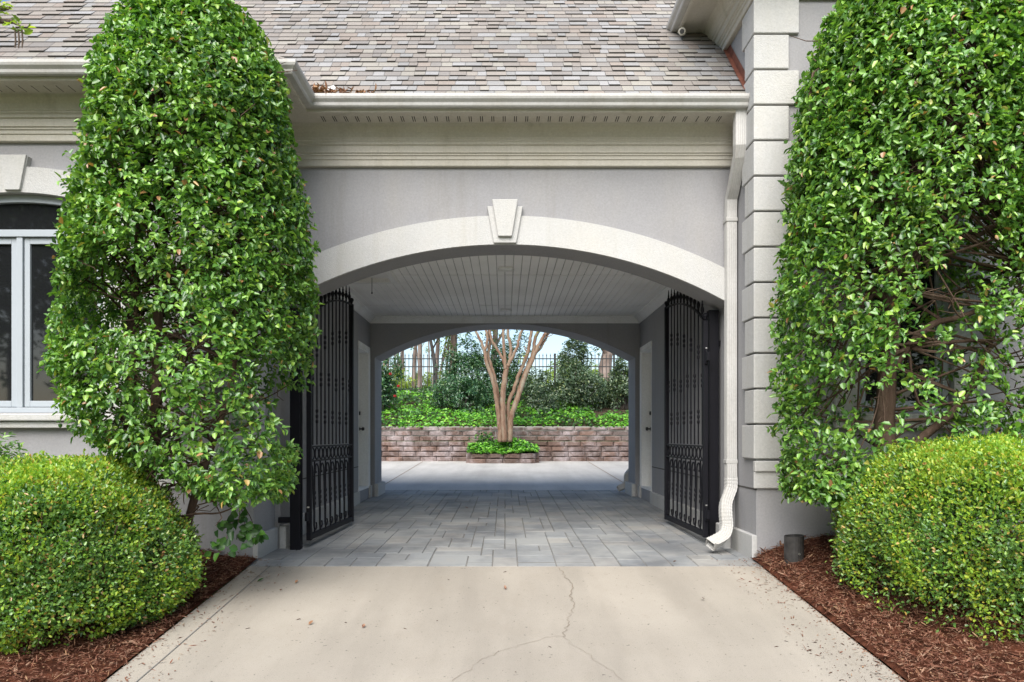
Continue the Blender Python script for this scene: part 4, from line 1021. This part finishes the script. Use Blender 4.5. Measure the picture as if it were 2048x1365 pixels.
# crape myrtle
TY = 19.28
def tz(zx, zy, dy=0.0): 
    Y = TY+dy; return at(900+zx/4.709, 640+zy/4.709, Y)
MY = thing('crape_myrtle', (0, TY, pz+0.25), 'multi-stemmed tree with smooth peeling tan and rust bark growing from the planter', 'tree')
stems = [
 ([(470, 1150), (468, 1000), (452, 860), (430, 700), (400, 560), (352, 430), (325, 290)], 0.075, 0.05, -0.10),
 ([(495, 1150), (480, 960), (455, 780), (430, 600), (392, 450), (360, 330), (378, 200), (366, 70), (350, -120)], 0.07, 0.035, 0.02),
 ([(325, 300), (285, 190), (235, 90), (190, -60)], 0.046, 0.03, -0.10), ([(328, 290), (352, 190), (338, 70), (330, -100)], 0.045, 0.03, -0.1),
 ([(515, 1150), (502, 930), (500, 720), (515, 560), (530, 465)], 0.085, 0.075, -0.14),
 ([(528, 480), (495, 370), (440, 270), (392, 190), (372, 80), (365, -80)], 0.045, 0.03, -0.14), ([(522, 470), (512, 330), (505, 190), (502, 50), (490, -120)], 0.05, 0.033, -0.16),
 ([(535, 470), (565, 370), (572, 250), (545, 150), (545, 40), (560, -120)], 0.055, 0.035, -0.13), ([(545, 440), (590, 345), (635, 250), (655, 160), (690, 60), (720, -80)], 0.048, 0.033, -0.15),
 ([(540, 1150), (548, 930), (552, 780), (600, 660), (640, 540), (690, 420), (735, 290), (760, 150), (775, 40), (785, -120)], 0.066, 0.042, -0.02),
 ([(562, 1150), (575, 930), (620, 790), (670, 640), (720, 500), (775, 380), (820, 270), (880, 160), (925, 80), (990, -80)], 0.085, 0.042, -0.08),
 ([(560, 1140), (582, 900), (640, 700), (680, 570), (740, 420), (785, 310), (800, 180), (850, 70), (880, -90)], 0.075, 0.042, 0.05),
 ([(800, 320), (850, 270), (890, 200), (935, 110), (960, 0)], 0.042, 0.026, 0.0), ([(900, 165), (950, 148), (985, 118)], 0.014, 0.008, -0.08), ([(740, 270), (720, 300), (700, 250)], 0.02, 0.012, -0.02)]
mb = MB()
for pts, r0, r1, dy in stems: limb(mb, [tz(a, b, dy*(1-0.0)) for a, b in pts], r0*0.92, r1*0.92, 12, 6, 0, 0.006)
mb.build('trunk', 'myrtle_bark', MY, smooth=True)
mb = MB(); rr = random.Random(4); ends = []
for pts, r0, r1, dy in stems:
    if pts[-1][1] < 0:
        e = tz(*pts[-1], dy); p1 = e+Vector((e.x*0.35+rr.gauss(0, 0.25), rr.gauss(0, 0.4), 1.3)); p2 = p1+Vector((e.x*0.4+rr.gauss(0, 0.3), rr.gauss(0, 0.4), 1.1))
        limb(mb, [e, p1, p2], r1, 0.012, 7); ends += [p1, p2, (p1+p2)/2]
mb.build('branch', 'myrtle_bark', MY, smooth=True)
C = np.concatenate([np.array(e)+rng.normal(size=(60, 3))*[0.55, 0.55, 0.45] for e in ends]+[np.array([list(tz(a, b, -0.1)) for a, b in ((210, 95), (195, 100), (215, 80), (820, 110), (800, 140), (835, 90), (640, 395), (660, 380), (670, 395), (690, 330), (715, 330), (650, 405), (770, 445))])])
foliage_clusters('foliage', C, np.tile([0, -0.2, 0.6], (len(C), 1))+rng.normal(size=C.shape)*0.5, 5, 0.06, 0.035, 'lime_leaf', MY, 8, 0.06)
# bank shrubs
def bush(name, label, px, py_top, py_bot, half_px, Y, nclus, leaf, lm, seed, group=None, shape=1.0, stems=True, per=6, wl=0.42):
    top = at(px, py_top, Y); bot = at(px, py_bot, Y); hx = half_px/F*Y; hz = (top.z-bot.z)
    T = thing(name, bot, label, 'shrub', group); r = np.random.default_rng(seed)
    d = nrm(r.normal(size=(nclus*2, 3))); k = (0.35+0.65*r.random(nclus*2)**0.5)
    P = d*k[:, None]; P = P*(1+0.35*field(d, 0.7, seed, 2))[:, None]
    sc = np.array([hx, hx*0.8, hz/2]); C = np.array([bot.x, Y, (top.z+bot.z)/2])+P*sc
    taper = 1-0.35*shape*np.clip((C[:, 2]-bot.z)/hz, 0, 1); C[:, 0] = bot.x+(C[:, 0]-bot.x)*taper
    kp = field(C, 0.9, seed+2, 2) > -0.32; C = C[kp][:nclus]
    foliage_clusters('foliage', C, (C-np.array([bot.x, Y, bot.z+hz*0.3]))+r.normal(size=C.shape)*0.3, per, leaf, leaf*wl, lm, T, seed+1, leaf*0.9)
    if stems:
        mb = MB(); rr = random.Random(seed)
        for _ in range(14):
            q = C[rr.randrange(len(C))]; b0 = Vector((bot.x+rr.gauss(0, 0.08), Y+rr.gauss(0, 0.08), bot.z-0.1))
            limb(mb, [b0, b0.lerp(Vector(q), 0.5)+Vector((0, 0, 0.15)), Vector(q)], 0.025, 0.006, 5)
        mb.build('stem', 'dark_bark', T)
    return T
cam = bush('camellia', 'camellia with scattered red blooms at the left end of the bank', 757, 704, 818, 48, 21.5, 900, 0.10, 'camellia_leaf', 101, None, 0.2)
for k, (px, py) in enumerate(((763, 716), (781, 748), (797, 772), (790, 792))):
    c = at(px, py, 20.85); mb = MB()
    for j in range(9):
        a = j*2.4; rr_ = 0.012+0.012*(j % 3)
        q = c+Vector((rr_*math.cos(a), -0.02-0.006*j, rr_*math.sin(a)))
        mb.lathe((q.x, q.y, q.z-0.02), [(0.003, 0), (0.019, 0.008), (0.021, 0.02), (0.004, 0.03)], 7)
    mb.build('bloom', 'red_petal', cam)
BK = [
 ('bank_shrub', 'tall dark evergreen shrub behind the left stems of the multi-stemmed tree', 940, 682, 812, 58, 23.6, 1300, 0.095, 'camellia_leaf', 110, 0.35),
 ('bank_shrub', 'low dark spreading shrub on the bank left of the multi-stemmed tree', 925, 752, 832, 62, 22.2, 1000, 0.085, 'camellia_leaf', 111, 0.2),
 ('bank_shrub', 'dark evergreen shrub directly behind the central stems of the tree', 1020, 672, 825, 44, 23.0, 1000, 0.09, 'camellia_leaf', 112, 0.2),
 ('bank_shrub', 'broad grey-green shrub on the bank just right of the multi-stemmed tree', 1085, 745, 838, 52, 22.0, 1000, 0.085, 'silver_leaf', 113, 0.2),
 ('bank_shrub', 'rounded silvery evergreen shrub in the middle right of the bank', 1152, 728, 836, 62, 22.4, 1500, 0.09, 'silver_leaf', 114, 0.2),
 ('bank_shrub', 'upright pointed evergreen shrub rising above the rounded silvery one', 1150, 668, 770, 34, 24.0, 700, 0.09, 'silver_leaf', 115, 0.6),
 ('bank_shrub', 'shrub at the right end of the bank against the white arch jamb', 1250, 712, 812, 28, 22.6, 700, 0.085, 'silver_leaf', 116, 0.2),
 ('bank_shrub', 'small low shrub between the rounded silvery one and the right jamb', 1205, 755, 822, 30, 23.0, 600, 0.08, 'silver_leaf', 117, 0.1)]
for nm, lab, px, t_, b_, hp, Y, nc, lf, lm, sd, shp in BK: bush(nm, lab, px, t_, b_, hp, Y, nc, lf, lm, sd, 'shrubs on the bank', shp)
# iron fence
FY = 26.0
FN = thing('iron_fence', (0, FY, 2.6), 'black iron picket fence along the top of the planted bank', 'fence')
for px in (640, 754, 868, 989, 1110, 1228, 1345):
    x = at(px, 0, FY).x; mb = MB(); mb.box((x-0.032, FY-0.032, 2.4), (x+0.032, FY+0.032, 3.93)); mb.prism([(x-0.04, FY-0.04), (x+0.04, FY-0.04), (x+0.04, FY+0.04), (x-0.04, FY+0.04)], 3.93, 3.96)
    mb.build('post', 'fence_iron', FN)
for z in (3.775, 3.49, 2.68):
    mb = MB(); mb.box((-6.7, FY-0.018, z-0.018), (6.1, FY+0.018, z+0.018)); mb.build('rail', 'fence_iron', FN)
pk = None
for k in range(96):
    x = -6.65+k*0.1335
    if pk is None:
        mb = MB(); mb.box((-0.011, -0.011, 2.55), (0.011, 0.011, 3.86)); mb.lathe((0, 0, 3.86), [(0.012, 0), (0.02, 0.03), (0.012, 0.06), (0.002, 0.12)], 6)
        pk = mb.build('picket', 'fence_iron', FN); q = pk; pk.parent = FN; pk.matrix_parent_inverse = Matrix.Identity(4)
        pk.data.transform(Matrix.Translation((0, 0, -2.6)))
    else: q = link('picket', pk.data); q.parent = FN
    q.location = (x, 0, 0)
# trees beyond the fence
def wood_tree(name, label, base, height, r0, lean, crown, ncl, lm, bk, seed, group, leaf=0.13, forks=5, crown_z=0.55):
    T = thing(name, base, label, 'tree', group); rr = random.Random(seed); r = np.random.default_rng(seed); b = Vector(base)
    mb = MB(); tip = b+Vector((lean, rr.gauss(0, 0.2), height)); mid = b.lerp(tip, 0.5)+Vector((rr.gauss(0, 0.12), 0, 0))
    limb(mb, [b-Vector((0, 0, 0.3)), b.lerp(mid, 0.5)+Vector((rr.gauss(0, 0.05), 0, 0)), mid, tip], r0, r0*0.25, 9, 6)
    ends = [tip]
    for k in range(forks):
        t = rr.uniform(0.3, 0.85); a = b.lerp(mid, t*2) if t < 0.5 else mid.lerp(tip, t*2-1)
        e = a+Vector((rr.gauss(0, crown*0.7), rr.gauss(0, crown*0.5), rr.uniform(0.5, 0.4*height)))
        limb(mb, [a, a.lerp(e, 0.5)+Vector((0, 0, 0.15)), e], r0*0.4, 0.012, 6, 4); ends += [e, a.lerp(e, 0.6)]
    mb.build('trunk', bk, T, smooth=True)
    if ncl:
        E = np.array([list(e) for e in ends]); C = E[r.integers(0, len(E), ncl)]+r.normal(size=(ncl, 3))*crown*0.38
        foliage_clusters('crown', C, r.normal(size=(ncl, 3))+[0, 0, 0.4], 6, leaf, leaf*0.5, lm, T, seed+1, leaf)
    return T
WB = 2.6
def bx(px, Y): return (at(px, 0, Y).x, Y, WB)
wood_tree('woodland_tree', 'dark leaning trunk behind the fence at the left', bx(876, 28.5), 5.5, 0.10, -0.9, 1.0, 220, 'tree_leaf', 'dark_bark', 201, 'trees behind the fence', forks=6)
wood_tree('woodland_tree', 'leafy grey-trunked tree behind the fence, left of the tree stems', bx(905, 31), 7.5, 0.22, 0.6, 1.6, 700, 'tree_leaf', 'grey_bark', 202, 'trees behind the fence', forks=10)
wood_tree('woodland_tree', 'tree with pinkish branching trunk behind the fence at the right', bx(1206, 30), 5.0, 0.36, 0.3, 1.3, 260, 'tree_leaf', 'pale_bark', 203, 'trees behind the fence', forks=13)
wood_tree('woodland_tree', 'leafy tree behind the central stems beyond the fence', bx(985, 34), 8, 0.2, 0.3, 1.6, 560, 'tree_leaf', 'grey_bark', 204, 'trees behind the fence', forks=9)
rr = random.Random(77)
for k in range(15):
    px = 752+k*9.3+rr.uniform(-4, 4); Y = rr.uniform(31, 44)
    wood_tree('woodland_tree', 'thin pale bare trunk in the wood behind the left part of the fence', bx(px, Y), rr.uniform(6, 9), rr.uniform(0.05, 0.13), rr.gauss(0, 0.5), 0.8, 60, 'lime_leaf' if k % 3 else 'tree_leaf', 'pale_bark', 300+k, 'thin trunks behind the fence', forks=4)
for k, (px, t_, hp) in enumerate(((790, 735, 55), (862, 745, 50), (1125, 722, 40), (1180, 728, 36), (1245, 735, 40), (1040, 742, 45))):
    bush('lime_bush', 'yellow-green bush in the light beyond the iron fence', px, t_, 800, hp, 33, 420, 0.12, 'lime_leaf', 400+k, 'yellow-green bushes beyond the fence', 0.3, stems=False)
# trees behind the camera, seen only as reflections in the panes
src = None
for k, (x, y, h) in enumerate(((-15, -10, 11), (-11, -18, 12), (-20, -4, 10), (9, -18, 12), (15, -10, 11))):
    wood_tree('yard_tree', 'leafy tree across the front yard facing the house', (x, y, -0.8), h, 0.3, 0.5, 3.2, 2600, 'tree_leaf', 'grey_bark', 500+k, 'trees across the front yard', leaf=0.28, forks=16)

# ------------------------------------------------------------------ small things
dpx = at(1588, 1100, 5.72); base = Vector((dpx.x, 5.72, 0.03))
T = thing('drain_pipe', base, 'short black upright drain pipe stub in the mulch by the house corner', 'pipe')
mb = MB(); R0, R1 = 0.074, 0.066; sd = 24; vs = []
for r_, z in ((R0, -0.08), (R0, 0.225), (R1, 0.225), (R1, 0.02)):
    for k in range(sd): vs.append((base.x+r_*math.cos(k*2*math.pi/sd), base.y+r_*math.sin(k*2*math.pi/sd), base.z+z+0.02*math.cos(k*2*math.pi/sd)*(z > 0.1)*0.3))
mb.add(vs, [(i*sd+k, i*sd+(k+1) % sd, (i+1)*sd+(k+1) % sd, (i+1)*sd+k) for i in range(3) for k in range(sd)]+[tuple(range(3*sd, 4*sd))])
mb.build('tube', 'black_plastic', T, smooth=False)
mb = MB(); mb.tube([base+Vector((0.012, -0.072, 0.09)), base+Vector((0.012, -0.08, 0.09))], 0.009, 8); mb.build('screw', 'chrome', T)
fl = [(590, 1168, 'dry curled brown leaf on the driveway, upper of the close pair at left'), (561, 1183, 'dry curled brown leaf on the driveway, lower of the close pair at left'),
      (1011, 1181, 'dark curled leaf lying alone in the middle of the driveway'), (617, 1252, 'yellowish curled leaf on the left front of the driveway'),
      (725, 1258, 'small tan leaf right of the yellowish one on the driveway'), (514, 1165, 'small green leaf on the left edge strip of the driveway'),
      (1347, 1126, 'dark leaf on the paver edge near the right downspout'), (1408, 1200, 'small dark leaf on the right half of the driveway'), (937, 1018, 'dark leaf on the grey pavers under the arch')]
for k, (px, py, lab) in enumerate(fl):
    p = on_drive(px, py); m = 1
    r = np.random.default_rng(600+k); a = r.random()*6.28
    o = leaves('fallen_leaf', np.array([[0, 0, 0.006], [0.001, 0.001, 0.006]]), np.array([[math.cos(a), math.sin(a), 0.15]]*2), np.array([[0.2, -0.3, 1.0]]*2), np.array([0.04+0.015*r.random()]*2), np.array([0.02, 0.014]), 'ivy_dark' if k == 5 else ('chip' if k % 3 else 'dry_leaf'), fold=0.45, droop=-0.25)
    o.location = p; tag(o, lab, 'leaf', 'fallen leaves on the paving')
n = 150; r = np.random.default_rng(9)
x = np.concatenate([r.normal(size=110)*0.16+1.88, r.uniform(-1.8, 1.9, 40)]); y = np.concatenate([r.uniform(3.55, 4.3, 110), r.uniform(3.4, 5.8, 40)]); x = np.minimum(x, 2.06)
P = np.stack([x, y, np.array([gz(b) for b in y])+0.005], 1)
tag(leaves('bark_crumbs', P, r.normal(size=(n, 3))*[1, 1, 0], np.tile([0., 0, 1], (n, 1)), 0.006+r.random(n)**3*0.03, 0.003+0.005*r.random(n), 'mulch_base'), 'dark crumbs of bark scattered over the concrete driveway', 'debris', kind='stuff')

# ------------------------------------------------------------------ light, sky, camera
W = bpy.data.worlds.new('World'); S.world = W; W.use_nodes = True
nt = W.node_tree; bg = nt.nodes['Background']
sky = nt.nodes.new('ShaderNodeTexSky'); sky.sky_type = 'NISHITA'; sky.sun_disc = False
EL, AZ = math.radians(46), math.radians(-166)     # azimuth from +Y clockwise; negative: from the left behind the camera
sky.sun_elevation = EL; sky.sun_rotation = AZ; sky.air_density = 1.0; sky.dust_density = 1.6; sky.ozone_density = 1.0
nt.links.new(sky.outputs[0], bg.inputs[0]); bg.inputs[1].default_value = 0.092
L = bpy.data.lights.new('sun', 'SUN'); L.energy = 3.0; L.angle = math.radians(60); L.color = (1, 0.965, 0.91)
lo = bpy.data.objects.new('sun', L); COL.objects.link(lo)
d = Vector((math.sin(AZ)*math.cos(EL), math.cos(AZ)*math.cos(EL), math.sin(EL)))
lo.rotation_euler = d.to_track_quat('Z', 'Y').to_euler(); lo.location = d*40
cam = bpy.data.cameras.new('camera'); co = bpy.data.objects.new('camera', cam); COL.objects.link(co)
co.location = (0, 0, CZ); co.rotation_euler = (math.radians(90), 0, 0)
cam.sensor_fit = 'HORIZONTAL'; cam.sensor_width = 36; cam.lens = F/2048*36
cam.shift_x = (1024-CX)/2048; cam.shift_y = (CY-682.5)/2048; cam.clip_end = 1000; cam.clip_start = 0.05
S.camera = co
S.view_settings.view_transform = 'Standard'; S.view_settings.look = 'None'; S.view_settings.gamma = 1; S.view_settings.exposure = 1.32
S.cycles.use_denoising = True
S.cycles.max_bounces = 12; S.cycles.diffuse_bounces = 10; S.cycles.transparent_max_bounces = 8
